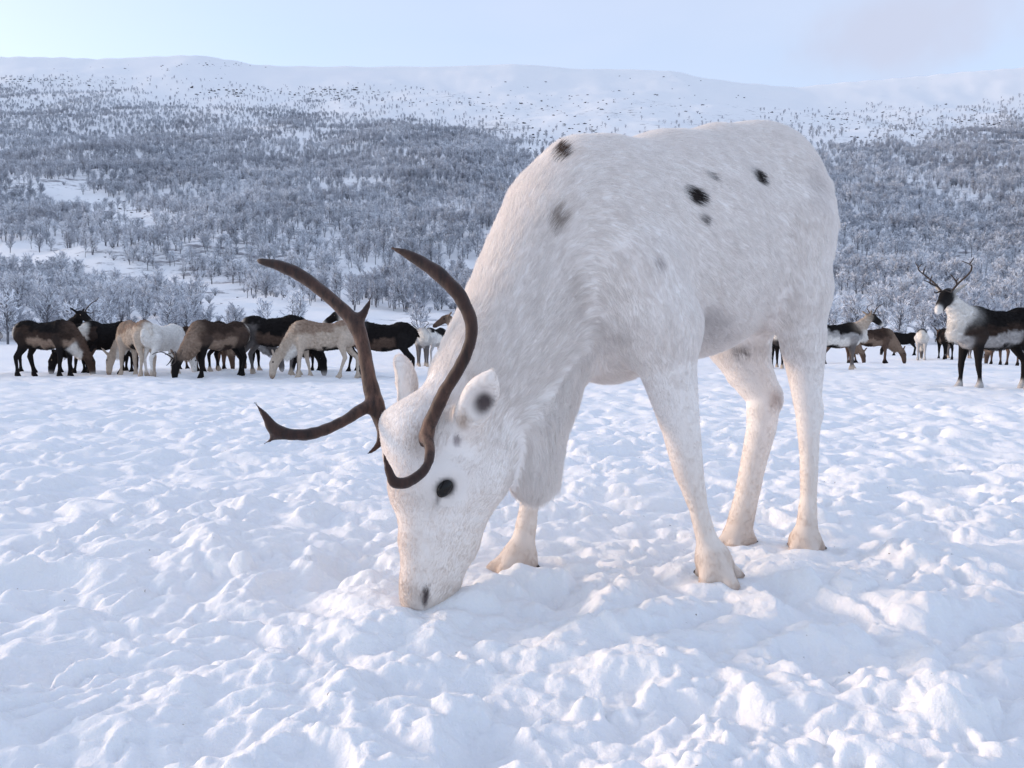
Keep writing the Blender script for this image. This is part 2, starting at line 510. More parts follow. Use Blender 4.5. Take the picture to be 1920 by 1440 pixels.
def surface_nets(F, lo, h):
    ins = F < 0
    n = np.array(F.shape)
    c = np.zeros(n - 1, dtype=np.int8)
    for dx in (0, 1):
        for dy in (0, 1):
            for dz in (0, 1):
                c += ins[dx:n[0] - 1 + dx, dy:n[1] - 1 + dy, dz:n[2] - 1 + dz]
    act = (c > 0) & (c < 8)
    I = np.argwhere(act)
    idx = np.full(n - 1, -1, dtype=np.int32); idx[act] = np.arange(len(I))
    corners = np.array([(dx, dy, dz) for dx in (0, 1) for dy in (0, 1) for dz in (0, 1)])
    val = np.stack([F[I[:, 0] + a, I[:, 1] + b, I[:, 2] + e] for a, b, e in corners], 1)
    pos = np.zeros((len(I), 3)); cnt = np.zeros(len(I))
    for a in range(8):
        for b in range(a + 1, 8):
            if np.abs(corners[a] - corners[b]).sum() != 1:
                continue
            m = (val[:, a] < 0) != (val[:, b] < 0)
            t = val[m, a] / (val[m, a] - val[m, b])
            pos[m] += corners[a] + t[:, None] * (corners[b] - corners[a]); cnt[m] += 1
    V = lo + (I + pos / cnt[:, None]) * h
    quads = []
    for axis in range(3):
        o1, o2 = (axis + 1) % 3, (axis + 2) % 3
        sl0 = [slice(1, -1)] * 3; sl1 = [slice(1, -1)] * 3
        sl0[axis] = slice(0, n[axis] - 1); sl1[axis] = slice(1, n[axis])
        a, b = ins[tuple(sl0)], ins[tuple(sl1)]
        E = np.argwhere(a != b)
        flip = a[tuple(E.T)]
        E = E + 1; E[:, axis] -= 1
        e1 = np.zeros(3, int); e1[o1] = 1
        e2 = np.zeros(3, int); e2[o2] = 1
        q = np.stack([idx[tuple((E - s).T)] for s in (e1 + e2, e2, 0 * e1, e1)], 1)
        q[~flip] = q[~flip][:, ::-1]
        quads.append(q)
    Q = np.vstack(quads)
    return V, Q[(Q >= 0).all(1)]

def laplace(V, Q, lam):
    acc = np.zeros_like(V); cnt = np.zeros(len(V))
    for i in range(4):
        a, b = Q[:, i], Q[:, (i + 1) % 4]
        for c in range(3):
            acc[:, c] += np.bincount(a, V[b, c], len(V)) + np.bincount(b, V[a, c], len(V))
        cnt += np.bincount(a, minlength=len(V)) + np.bincount(b, minlength=len(V))
    return V + lam * (acc / np.maximum(cnt, 1)[:, None] - V)

def normals(V, Q):
    fn = np.cross(V[Q[:, 2]] - V[Q[:, 0]], V[Q[:, 3]] - V[Q[:, 1]])
    N = np.zeros_like(V)
    for i in range(4):
        for c in range(3):
            N[:, c] += np.bincount(Q[:, i], fn[:, c], len(V))
    return N / (np.linalg.norm(N, axis=1, keepdims=True) + 1e-12)

def unit(v):
    v = np.asarray(v, float)
    return v / np.linalg.norm(v, axis=-1, keepdims=True)

def grow_fur(name, V, Q, N, flow, length, coat, density, radius, parent, seed, lift=0.35, points=5, clump=0.35):
    """Hair strands over a skin, combed along flow, as one hair-curves object."""
    g = np.random.default_rng(seed)
    T = np.vstack([Q[:, [0, 1, 2]], Q[:, [0, 2, 3]]])
    area = 0.5 * np.linalg.norm(np.cross(V[T[:, 1]] - V[T[:, 0]], V[T[:, 2]] - V[T[:, 0]]), axis=1)
    n = int(area.sum() * density)
    # shorter hair stands denser
    w = area * np.clip(0.02 / np.maximum(length[T].mean(1), 0.004), 0.7, 2.2)
    t = g.choice(len(T), n, p=w / w.sum())
    b = g.random((n, 2)); f = b.sum(1) > 1; b[f] = 1 - b[f]
    wt = np.column_stack([1 - b.sum(1), b[:, 0], b[:, 1]])
    def at(A):
        return (A[T[t]] * (wt[..., None] if A.ndim == 2 else wt)).sum(1)
    root, nr, fl, L, cc = at(V), unit(at(N)), at(flow), at(length), at(coat)
    fl = fl - (fl * nr).sum(1, keepdims=True) * nr
    fl = fl / (np.linalg.norm(fl, axis=1, keepdims=True) + 1e-6)
    # locks: neighbouring strands share a small turn of direction
    def n3(s, sd):
        return noise2(root[:, 0] * s + root[:, 1] * 0.7 * s, root[:, 2] * s - root[:, 1] * 0.6 * s, sd)
    side = np.cross(nr, fl)
    turn = clump * (n3(18, seed + 1) + 0.7 * n3(45, seed + 2)) + g.normal(0, 0.10, n)
    fl = fl * np.cos(turn)[:, None] + side * np.sin(turn)[:, None]
    L = L * (0.72 + 0.5 * g.random(n)) * (1 + 0.12 * n3(40, seed + 3))
    up = lift * (1 + 0.16 * n3(30, seed + 4) + g.normal(0, 0.16, n))
    s = np.linspace(0, 1, points)[None, :, None]
    d0 = unit(fl + nr * up[:, None]); d1 = unit(fl + nr * (up * 0.35)[:, None] + np.array((0, 0, -0.12)))
    pts = (root - nr * 0.002)[:, None, :] + L[:, None, None] * (d0[:, None, :] * (s - 0.5 * s * s) + d1[:, None, :] * 0.5 * s * s)
    cur = bpy.data.hair_curves.new(name)
    cur.add_curves([points] * n)
    cur.position_data.foreach_set('vector', pts.astype(np.float32).ravel())
    ra = cur.attributes.get('radius') or cur.attributes.new('radius', 'FLOAT', 'POINT')
    prof = (1 - np.linspace(0, 1, points) ** 2 * 0.85)[None, :] * (radius * (0.7 + 0.6 * g.random(n)))[:, None]
    ra.data.foreach_set('value', prof.astype(np.float32).ravel())
    ca = cur.attributes.new('coat', 'FLOAT_COLOR', 'CURVE')
    jitter = 1 + g.normal(0, 0.05, n)
    c4 = np.ones((n, 4), dtype=np.float32); c4[:, :3] = np.clip(cc * jitter[:, None], 0, 0.95)
    ca.data.foreach_set('color', c4.ravel())
    return obj(name, cur, M_FUR, parent)

# ------------------------------------------------------------------ the white reindeer grazing in front
def px_r(r, D):
    return r * D / F_PX

def build_white_reindeer():
    root = bpy.data.objects.new('white_reindeer', None)
    COL.objects.link(root)
    tag(root, 'large white spotted reindeer with brown antlers grazing with its muzzle in the snow', 'reindeer')
    f = unit((-0.86, -0.50, 0)); sd = unit((0.50, -0.86, 0)); up = np.array((0, 0, 1.0))
    ax = np.array((f, sd, up))
    back = -f * 0.85 + np.array((0, 0, -0.45))
    B = Body()
    # trunk
    B.ell(P(1420, 430, 2.17), ax, (0.235, 0.185, 0.285), 0.06, 'trunk', back)
    B.ell(P(1275, 462, 2.02), ax, (0.34, 0.215, 0.292), 0.06, 'trunk', back)
    B.ell(P(1140, 492, 1.86), ax, (0.235, 0.19, 0.288), 0.06, 'trunk', back)
    B.cone(P(1078, 322, 1.82), P(1130, 330, 1.86), px_r(58, 1.82), px_r(60, 1.86), 0.05, 'trunk', flow=back)
    B.cone(P(1340, 320, 2.09), P(1420, 335, 2.17), px_r(80, 2.1), px_r(82, 2.17), 0.06, 'trunk', flow=back)
    B.cone(P(1530, 355, 2.24), P(1552, 420, 2.26), 0.040, 0.030, 0.05, 'trunk', flow=(0.3, 0.2, -1))
    # neck, combed from the head to the shoulder
    nk = [(P(866, 800, 1.63), 0.105), (P(902, 735, 1.665), 0.122), (P(985, 600, 1.74), 0.150), (P(1068, 440, 1.82), 0.172)]
    B.chain(nk, 0.05, 'neck', sd, 0.86)
    # throat mane
    mane = [(P(1085, 610, 1.77), px_r(66, 1.77)), (P(1050, 690, 1.745), px_r(54, 1.745)), (P(1024, 785, 1.71), px_r(46, 1.71)), (P(1002, 878, 1.675), px_r(40, 1.675))]
    B.chain(mane, 0.045, 'mane')
    B.cone(P(985, 800, 1.66), P(995, 890, 1.66), px_r(48, 1.66), px_r(42, 1.66), 0.05, 'mane')
    # head: its front turned a little more towards the viewer than the trunk
    hn = unit((-0.80, -0.60, 0)); hs = unit((0.60, -0.80, 0))
    hd = [(P(800, 1112, 1.565), 0.050), (P(811, 1080, 1.57), 0.069), (P(826, 1005, 1.585), 0.094), (P(836, 930, 1.60), 0.114), (P(846, 850, 1.615), 0.116), (P(852, 806, 1.62), 0.104)]
    B.chain(hd, 0.035, 'head', hs, 0.66)
    B.cone(P(787, 1112, 1.552), P(800, 1060, 1.556), 0.034, 0.036, 0.03, 'head')               # nose pad
    B.cone(P(770, 905, 1.575), P(778, 800, 1.60), 0.040, 0.056, 0.045, 'head')                 # brow and crown tuft
    B.cone(P(752, 850, 1.60), P(745, 800, 1.62), 0.030, 0.036, 0.04, 'head')
    B.cone(P(905, 905, 1.585), P(905, 850, 1.60), 0.050, 0.050, 0.05, 'head')                  # cheek
    B.cone(P(812, 898, 1.535), P(852, 880, 1.54), 0.018, 0.020, 0.03, 'head')                  # ridge over the eye
    # ears
    ln = unit(P(918, 700, 1.44) - P(872, 792, 1.525)); en = unit(np.array((0.28, -0.92, 0.1)) - 0 * ln)
    en = unit(en - (en @ ln) * ln); ew = np.cross(ln, en)
    ec = P(898, 748, 1.478)
    B.ell(ec, (ln, ew, en), (0.062, 0.037, 0.026), 0.018, 'ear', ln)
    B.cone(P(907, 728, 1.465), P(924, 695, 1.44), 0.021, 0.007, 0.02, 'ear', flow=ln)
    B.cone(P(870, 800, 1.56), P(884, 775, 1.505), 0.040, 0.026, 0.03, 'ear', flow=ln)
    B.ell(ec + en * 0.026 + ln * 0.004, (ln, ew, en), (0.047, 0.024, 0.027), 0.012, 'ear', ln, op='cut')
    ln2 = unit(P(752, 664, 1.70) - P(768, 770, 1.68)); en2 = unit(np.array((-0.8, -0.2, 0.1))); en2 = unit(en2 - (en2 @ ln2) * ln2); ew2 = np.cross(ln2, en2)
    ec2 = P(757, 718, 1.69)
    B.ell(ec2, (ln2, ew2, en2), (0.066, 0.034, 0.030), 0.025, 'ear', ln2)
    B.ell(ec2 + en2 * 0.030 + ln2 * 0.004, (ln2, ew2, en2), (0.048, 0.024, 0.026), 0.012, 'ear', ln2, op='cut')
    # legs, each from the trunk to the fetlock
    def leg(pts, k=0.04):
        B.chain([(P(x, y, D), px_r(r - (4.0 if y > 700 else 1.5), D)) for x, y, D, r in pts], k, 'leg')
    leg([(1190, 520, 1.735, 92), (1232, 610, 1.715, 78)], 0.045)
    leg([(1232, 610, 1.72, 74), (1252, 690, 1.72, 54), (1276, 800, 1.735, 40), (1290, 878, 1.745, 32), (1309, 950, 1.755, 22), (1322, 1000, 1.76, 23), (1336, 1045, 1.76, 30)])
    leg([(1040, 690, 1.97, 70), (1008, 800, 1.94, 40), (997, 900, 1.92, 24), (992, 950, 1.91, 22), (983, 1005, 1.90, 25), (975, 1040, 1.885, 32)])
    leg([(1462, 440, 2.085, 92), (1490, 540, 2.07, 62)], 0.045)
    leg([(1490, 540, 2.08, 60), (1503, 620, 2.08, 45), (1510, 700, 2.095, 33), (1515, 770, 2.11, 27), (1517, 850, 2.11, 21), (1516, 930, 2.105, 19), (1513, 985, 2.10, 23), (1510, 1012, 2.10, 29)])
    leg([(1400, 520, 2.28, 92), (1382, 630, 2.27, 58)], 0.06)
    leg([(1382, 630, 2.27, 52), (1402, 690, 2.265, 45), (1432, 742, 2.25, 36), (1428, 800, 2.24, 31), (1412, 870, 2.23, 27), (1400, 930, 2.22, 26), (1388, 980, 2.21, 28), (1384, 1004, 2.205, 30)])
    B.cone(P(1446, 738, 2.25), P(1452, 752, 2.25), 0.022, 0.018, 0.03, 'leg')                  # point of the hock
    B.cone(P(1524, 762, 2.125), P(1527, 778, 2.125), 0.022, 0.018, 0.03, 'leg')
    # spreading feet: two toes, and the heel with its dewclaws
    hoof_at = []
    for nm, (tx, ty, tD), toe, spread in (('fore_left', (1336, 1045, 1.76), (-0.25, -0.97), 0.042), ('fore_right', (975, 1040, 1.885), (-0.80, -0.60), 0.036),
                                          ('hind_left', (1510, 1012, 2.10), (-0.45, -0.89), 0.036), ('hind_right', (1384, 1004, 2.205), (-0.75, -0.66), 0.034)):
        top = P(tx, ty, tD); g = FEET[nm]
        td = np.array((*unit(toe), 0.0)); ts = np.array((-td[1], td[0], 0))
        for s in (-1, 1):
            tip = np.array((g[0], g[1], g[2] + 0.012)) + td * 0.050 + ts * s * spread * 0.62
            B.cone(top, tip, 0.030, 0.020, 0.022, 'leg')
            hoof_at.append((tip - td * 0.01, td, ts * s))
            heel = np.array((g[0], g[1], g[2] + 0.022)) - td * 0.022 + ts * s * spread
            B.cone(top, heel, 0.026, 0.014, 0.02, 'leg')
            hoof_at.append((heel + np.array((0, 0, -0.004)) + ts * s * 0.010 - td * 0.008, unit(ts * s * 0.8 - td * 0.4 + np.array((0, 0, -0.35))), None))
    V, Q = B.skin(0.0068, 3)
    N = normals(V, Q)
    W = B.weights(V)
    flow = sum(W[:, i:i + 1] * p['flow'][None, :] for i, p in enumerate(B.pr))
    part = {}
    for i, p in enumerate(B.pr):
        part[p['part']] = part.get(p['part'], 0) + W[:, i]
    # coat colours
    white, cream, tan = np.array((0.905, 0.862, 0.832)), np.array((0.82, 0.73, 0.655)), np.array((0.62, 0.51, 0.43))
    c = np.tile(white, (len(V), 1))
    fx, fy = project(V)
    facing = (N * unit(np.array((0, 0, CAM_H)) - V)).sum(1) > 0.05
    def put(mask, col):
        nonlocal c
        c = c * (1 - mask[:, None]) + np.asarray(col) * mask[:, None]
    n1 = noise2(V[:, 0] * 22 + V[:, 1] * 9, V[:, 2] * 22 - V[:, 1] * 13, 5)
    leg_w = np.clip(part['leg'], 0, 1)
    put(leg_w * smooth(0.45, 0.12, V[:, 2]) * 0.75, cream)
    put(leg_w * smooth(0.14, 0.0, V[:, 2]) * (0.70 + 0.2 * n1), tan)
    head_w = np.clip(part['head'], 0, 1)
    put(head_w * smooth(0.36, 0.10, V[:, 2]) * 0.4, cream)
    put(head_w * smooth(800, 755, fx) * smooth(0.40, 0.25, V[:, 2]) * 0.45, (0.72, 0.60, 0.52))
    put(head_w * smooth(0.10, 0.03, V[:, 2]) * 0.22, (0.5, 0.43, 0.38))
    ear_w = np.clip(part['ear'], 0, 1)
    put(ear_w * 0.35, cream)
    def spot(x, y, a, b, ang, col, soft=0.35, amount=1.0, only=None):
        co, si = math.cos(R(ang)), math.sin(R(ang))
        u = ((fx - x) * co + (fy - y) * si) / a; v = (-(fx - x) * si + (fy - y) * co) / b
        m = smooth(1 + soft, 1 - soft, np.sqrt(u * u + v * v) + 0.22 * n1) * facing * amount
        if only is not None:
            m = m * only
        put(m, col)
    dark, brown, grey = (0.045, 0.036, 0.034), (0.11, 0.075, 0.06), (0.38, 0.34, 0.34)
    spot(1047, 288, 12.5, 15, 0, brown, 0.25)
    spot(1042, 418, 13, 24, 0, (0.30, 0.24, 0.20), 0.6, 0.7)
    spot(1299, 361, 20, 12, 35, dark, 0.18)
    spot(1330, 327, 9, 4.5, 45, (0.2, 0.19, 0.19), 0.5, 0.8)
    spot(1420, 327, 16.5, 7.5, 55, dark, 0.18)
    spot(1317, 408, 8, 8, 0, (0.12, 0.10, 0.10), 0.5, 0.85)
    spot(1236, 488, 9, 9, 0, grey, 0.7, 0.6)
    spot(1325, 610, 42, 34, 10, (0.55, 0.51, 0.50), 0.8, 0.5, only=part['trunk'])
    spot(856, 826, 7, 10, 0, (0.25, 0.21, 0.22), 0.6, 0.8)
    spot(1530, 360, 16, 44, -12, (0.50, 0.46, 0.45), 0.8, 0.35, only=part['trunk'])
    spot(1490, 655, 34, 7, 0, (0.15, 0.12, 0.11), 0.8, 0.0)
    spot(1388, 656, 17, 5, 0, (0.16, 0.12, 0.11), 0.7, 0.7, only=leg_w)
    spot(1455, 748, 12, 18, 0, (0.45, 0.36, 0.32), 0.8, 0.6, only=leg_w)
    spot(783, 830, 24, 30, 20, (0.42, 0.33, 0.27), 0.8, 0.55, only=head_w)
    spot(812, 935, 26, 30, 0, (0.5, 0.42, 0.36), 0.9, 0.3, only=head_w)
    spot(838, 912, 34, 27, -35, (0.62, 0.55, 0.50), 0.6, 0.4)
    spot(834, 914, 21, 17, -40, (0.03, 0.024, 0.026), 0.3, 1.0)
    spot(821, 936, 5, 13, 15, (0.10, 0.08, 0.08), 0.7, 0.7)
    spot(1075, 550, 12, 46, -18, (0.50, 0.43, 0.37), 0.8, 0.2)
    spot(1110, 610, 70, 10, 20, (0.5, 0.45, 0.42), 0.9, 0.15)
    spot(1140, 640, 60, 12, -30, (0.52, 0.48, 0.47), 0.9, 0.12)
    spot(797, 1120, 6, 18, 4, (0.06, 0.045, 0.05), 0.5, 0.95)
    spot(768, 1108, 24, 9, 15, (0.45, 0.37, 0.32), 0.9, 0.3)
    spot(908, 756, 17, 22, 15, (0.05, 0.035, 0.04), 0.55, 0.95, only=ear_w)
    spot(868, 790, 10, 16, 0, (0.42, 0.31, 0.23), 0.8, 0.6)
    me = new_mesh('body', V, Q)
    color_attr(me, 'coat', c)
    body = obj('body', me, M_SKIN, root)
    # fur
    ln_ = {'trunk': 0.026, 'neck': 0.034, 'mane': 0.040, 'head': 0.0125, 'ear': 0.009, 'leg': 0.0125}
    L = sum(part[k] * v for k, v in ln_.items())
    L = np.where(leg_w > 0.5, L + 0.010 * smooth(0.42, 0.6, V[:, 2]), L)
    L *= 1 - 0.75 * smooth(0.055, 0.02, np.hypot(fx - 835, fy - 915) / 1000) * facing
    grow_fur('fur', V, Q, N, flow, L, c, 165000, 0.00034, root, 3, lift=0.33, clump=0.2)
    # eyes, seated in the skin
    def skin_depth(px, py, rad=7):
        m = np.hypot(fx - px, fy - py) < rad
        return V[m, 1].min()
    e1 = P(834, 913, skin_depth(834, 913) + 0.008); mid = P(800, 905, 1.60)
    s_off = (e1 - mid) @ hs
    eye_ball(e1, hn, hs, root)
    eye_ball(e1 - hs * 2 * s_off, hn, -hs, root)
    # hooves and dewclaws
    for p, d, s in hoof_at:
        if s is not None:
            hoof_mesh('hoof', p - np.array((0, 0, 0.018)) - d * 0.012, d, 0.020, 0.034, root)
        else:
            hoof_mesh('dewclaw', p - d * 0.006, d, 0.0075, 0.014, root)
    return root

def ellipsoid_mesh(name, c, axes, radii, seg=20, rings=12):
    u = np.linspace(0, 2 * math.pi, seg, endpoint=False); v = np.linspace(0.06, math.pi - 0.06, rings)
    U, Vv = np.meshgrid(u, v)
    p = np.stack([np.sin(Vv) * np.cos(U) * radii[0], np.sin(Vv) * np.sin(U) * radii[1], np.cos(Vv) * radii[2]], -1).reshape(-1, 3)
    p = p @ np.asarray(axes) + c
    i, j = np.meshgrid(np.arange(rings - 1), np.arange(seg), indexing='ij')
    q = np.stack([i * seg + j, (i + 1) * seg + j, (i + 1) * seg + (j + 1) % seg, i * seg + (j + 1) % seg], -1).reshape(-1, 4)
    cap = [[k, k, k, k] for k in ()]
    # close the poles with fans
    p = np.vstack([p, p[:seg].mean(0), p[-seg:].mean(0)])
    t = len(p)
    q = np.vstack([q, [[t - 2, k, (k + 1) % seg, (k + 1) % seg] for k in ()] or np.zeros((0, 4), int)])
    me = bpy.data.meshes.new(name)
    faces = [tuple(r) for r in q.tolist()]
    faces += [(t - 2, k, (k + 1) % seg) for k in range(seg)]
    faces += [(t - 1, (rings - 1) * seg + (k + 1) % seg, (rings - 1) * seg + k) for k in range(seg)]
    me.from_pydata(p.tolist(), [], faces)
    me.polygons.foreach_set('use_smooth', np.ones(len(me.polygons), dtype=bool))
    me.update()
    return me

def eye_ball(c, hn, hs, root, r=0.0175):
    ln = unit(np.array((0, 0, -1.0)) + 0.75 * hn * 1.0); ln = unit(ln - (ln @ hs) * hs)
    ax = np.array((ln, np.cross(hs, ln), hs))
    return obj('eye', ellipsoid_mesh('eye', c, ax, (r * 1.32, r * 0.88, r * 0.8)), M_EYE, root)

def hoof_mesh(name, p, d, r, length, root):
    d = unit(d); s = unit(np.cross(d, (0, 0, 1.0))); u = np.cross(s, d)
    return obj(name, ellipsoid_mesh(name, p, np.array((d, s, u)), (length, r, r * 0.8), 12, 8), M_HOOF, root)

def antler_material():
    m, nt, b, out = material('velvet_antler')
    geo = node(nt, 'ShaderNodeNewGeometry')
    mp = node(nt, 'ShaderNodeMapping'); mp.inputs['Scale'].default_value = (60, 60, 14)
    nt.links.new(geo.outputs['Position'], mp.inputs['Vector'])
    n1 = node(nt, 'ShaderNodeTexNoise', Scale=1.0, Detail=6.0, Roughness=0.7)
    nt.links.new(mp.outputs[0], n1.inputs['Vector'])
    at = node(nt, 'ShaderNodeAttribute', attribute_name='worn')
    ad = node(nt, 'ShaderNodeMath', operation='MULTIPLY'); ad.inputs[1].default_value = 1.0
    mr = node(nt, 'ShaderNodeMapRange'); mr.inputs[1].default_value = 0.35; mr.inputs[2].default_value = 0.72
    nt.links.new(n1.outputs['Fac'], mr.inputs[0])
    nt.links.new(mr.outputs[0], ad.inputs[0]); nt.links.new(at.outputs['Fac'], ad.inputs[1])
    c1 = mix_color(nt, mr.outputs[0], (0.014, 0.007, 0.006), (0.055, 0.022, 0.015))
    c2 = mix_color(nt, ad.outputs[0], c1, (0.26, 0.145, 0.10))
    nt.links.new(c2, b.inputs['Base Color'])
    b.inputs['Roughness'].default_value = 0.6
    b.inputs['Specular IOR Level'].default_value = 0.3
    b.inputs['Sheen Weight'].default_value = 0.2
    bp = node(nt, 'ShaderNodeBump', Strength=0.5, Distance=0.003)
    nt.links.new(n1.outputs['Fac'], bp.inputs['Height']); nt.links.new(bp.outputs[0], b.inputs['Normal'])
    return m

M_ANTLER = antler_material()

def catmull(pts, n=6):
    pts = [np.asarray(p, float) for p in pts]
    out = []
    for i in range(len(pts) - 1):
        p0, p1, p2, p3 = pts[max(i - 1, 0)], pts[i], pts[i + 1], pts[min(i + 2, len(pts) - 1)]
        for t in np.linspace(0, 1, n, endpoint=False):
            out.append(0.5 * (2 * p1 + (p2 - p0) * t + (2 * p0 - 5 * p1 + 4 * p2 - p3) * t * t + (3 * p1 - p0 - 3 * p2 + p3) * t ** 3))
    out.append(pts[-1])
    return out

def build_antler(branches, root, worn, seed):
    B = Body()
    for br in branches:
        pts = catmull([(*P(x, y, D), px_r(r * (0.92 if r > 5 else 0.7), D)) for x, y, D, r in br], 5)
        B.chain([(a[:3], max(a[3], 0.0018)) for a in pts], 0.012, 'antler')
    V, Q = B.skin(0.0042, 2)
    N = normals(V, Q)
    wob = noise2(V[:, 0] * 45 + V[:, 1] * 20, V[:, 2] * 45, seed)
    V = V + N * (0.0012 * wob)[:, None]
    me = new_mesh('antler', V, Q)
    fx, fy = project(V)
    w = np.zeros(len(V))
    for x, y, rad, a in worn:
        w = np.maximum(w, a * np.exp(-((fx - x) ** 2 + (fy - y) ** 2) / (2 * rad ** 2)))
    color_attr(me, 'worn', np.repeat(w[:, None], 3, 1))
    a = obj('antler', me, M_ANTLER, root)
    W = B.weights(V, 0.006)
    flow = unit(sum(W[:, i:i + 1] * unit(p['flow'])[None, :] for i, p in enumerate(B.pr)))
    base = np.array((0.019, 0.0085, 0.0065)) * (1 - w[:, None]) + np.array((0.15, 0.070, 0.042)) * w[:, None]
    grow_fur('velvet', V, Q, N, flow, np.full(len(V), 0.0030), base, 240000, 0.00020, a, seed, lift=0.8, points=3)
    return a

white_deer = build_white_reindeer()
# the near antler: main beam and brow tine
build_antler([
    [(795, 836, 1.535, 13), (806, 795, 1.515, 15), (832, 738, 1.495, 14), (862, 688, 1.48, 13), (882, 640, 1.475, 13), (881, 596, 1.475, 14), (860, 553, 1.48, 15), (826, 517, 1.49, 15.5), (788, 490, 1.50, 12.5), (758, 474, 1.505, 9), (735, 465, 1.51, 4)],
    [(799, 815, 1.515, 13), (806, 845, 1.485, 11), (799, 876, 1.46, 10.5), (774, 900, 1.44, 11.5), (742, 906, 1.425, 12), (729, 882, 1.425, 8.5), (719, 850, 1.43, 3.5)],
], white_deer, [(800, 815, 26, 0.9), (840, 740, 20, 0.35), (880, 620, 40, 0.12)], 71)
# the far antler: beam with a back tine, a long forked bez tine and a short brow spur
build_antler([
    [(724, 806, 1.655, 14), (712, 780, 1.66, 17), (700, 745, 1.67, 17), (690, 700, 1.68, 15), (682, 655, 1.69, 14.5), (668, 612, 1.70, 16), (640, 578, 1.71, 14), (602, 545, 1.72, 13), (560, 514, 1.73, 13.5), (522, 498, 1.735, 11.5), (486, 489, 1.74, 6)],
    [(668, 606, 1.70, 11), (684, 584, 1.71, 7.5), (694, 562, 1.715, 4.5), (699, 547, 1.72, 2.5)],
    [(702, 758, 1.665, 15), (678, 768, 1.64, 13), (640, 792, 1.60, 11.5), (590, 812, 1.565, 12.5), (545, 815, 1.545, 12), (516, 806, 1.535, 13), (500, 784, 1.53, 8.5), (485, 764, 1.53, 5), (475, 751, 1.53, 2.5)],
    [(522, 812, 1.535, 9), (506, 826, 1.535, 5), (493, 833, 1.535, 2.5)],
    [(718, 800, 1.65, 11), (712, 828, 1.63, 8), (702, 842, 1.615, 6), (688, 851, 1.605, 3)],
], white_deer, [(690, 690, 34, 0.55), (680, 640, 30, 0.5), (705, 745, 26, 0.5), (655, 785, 40, 0.25), (630, 570, 40, 0.25)], 83)

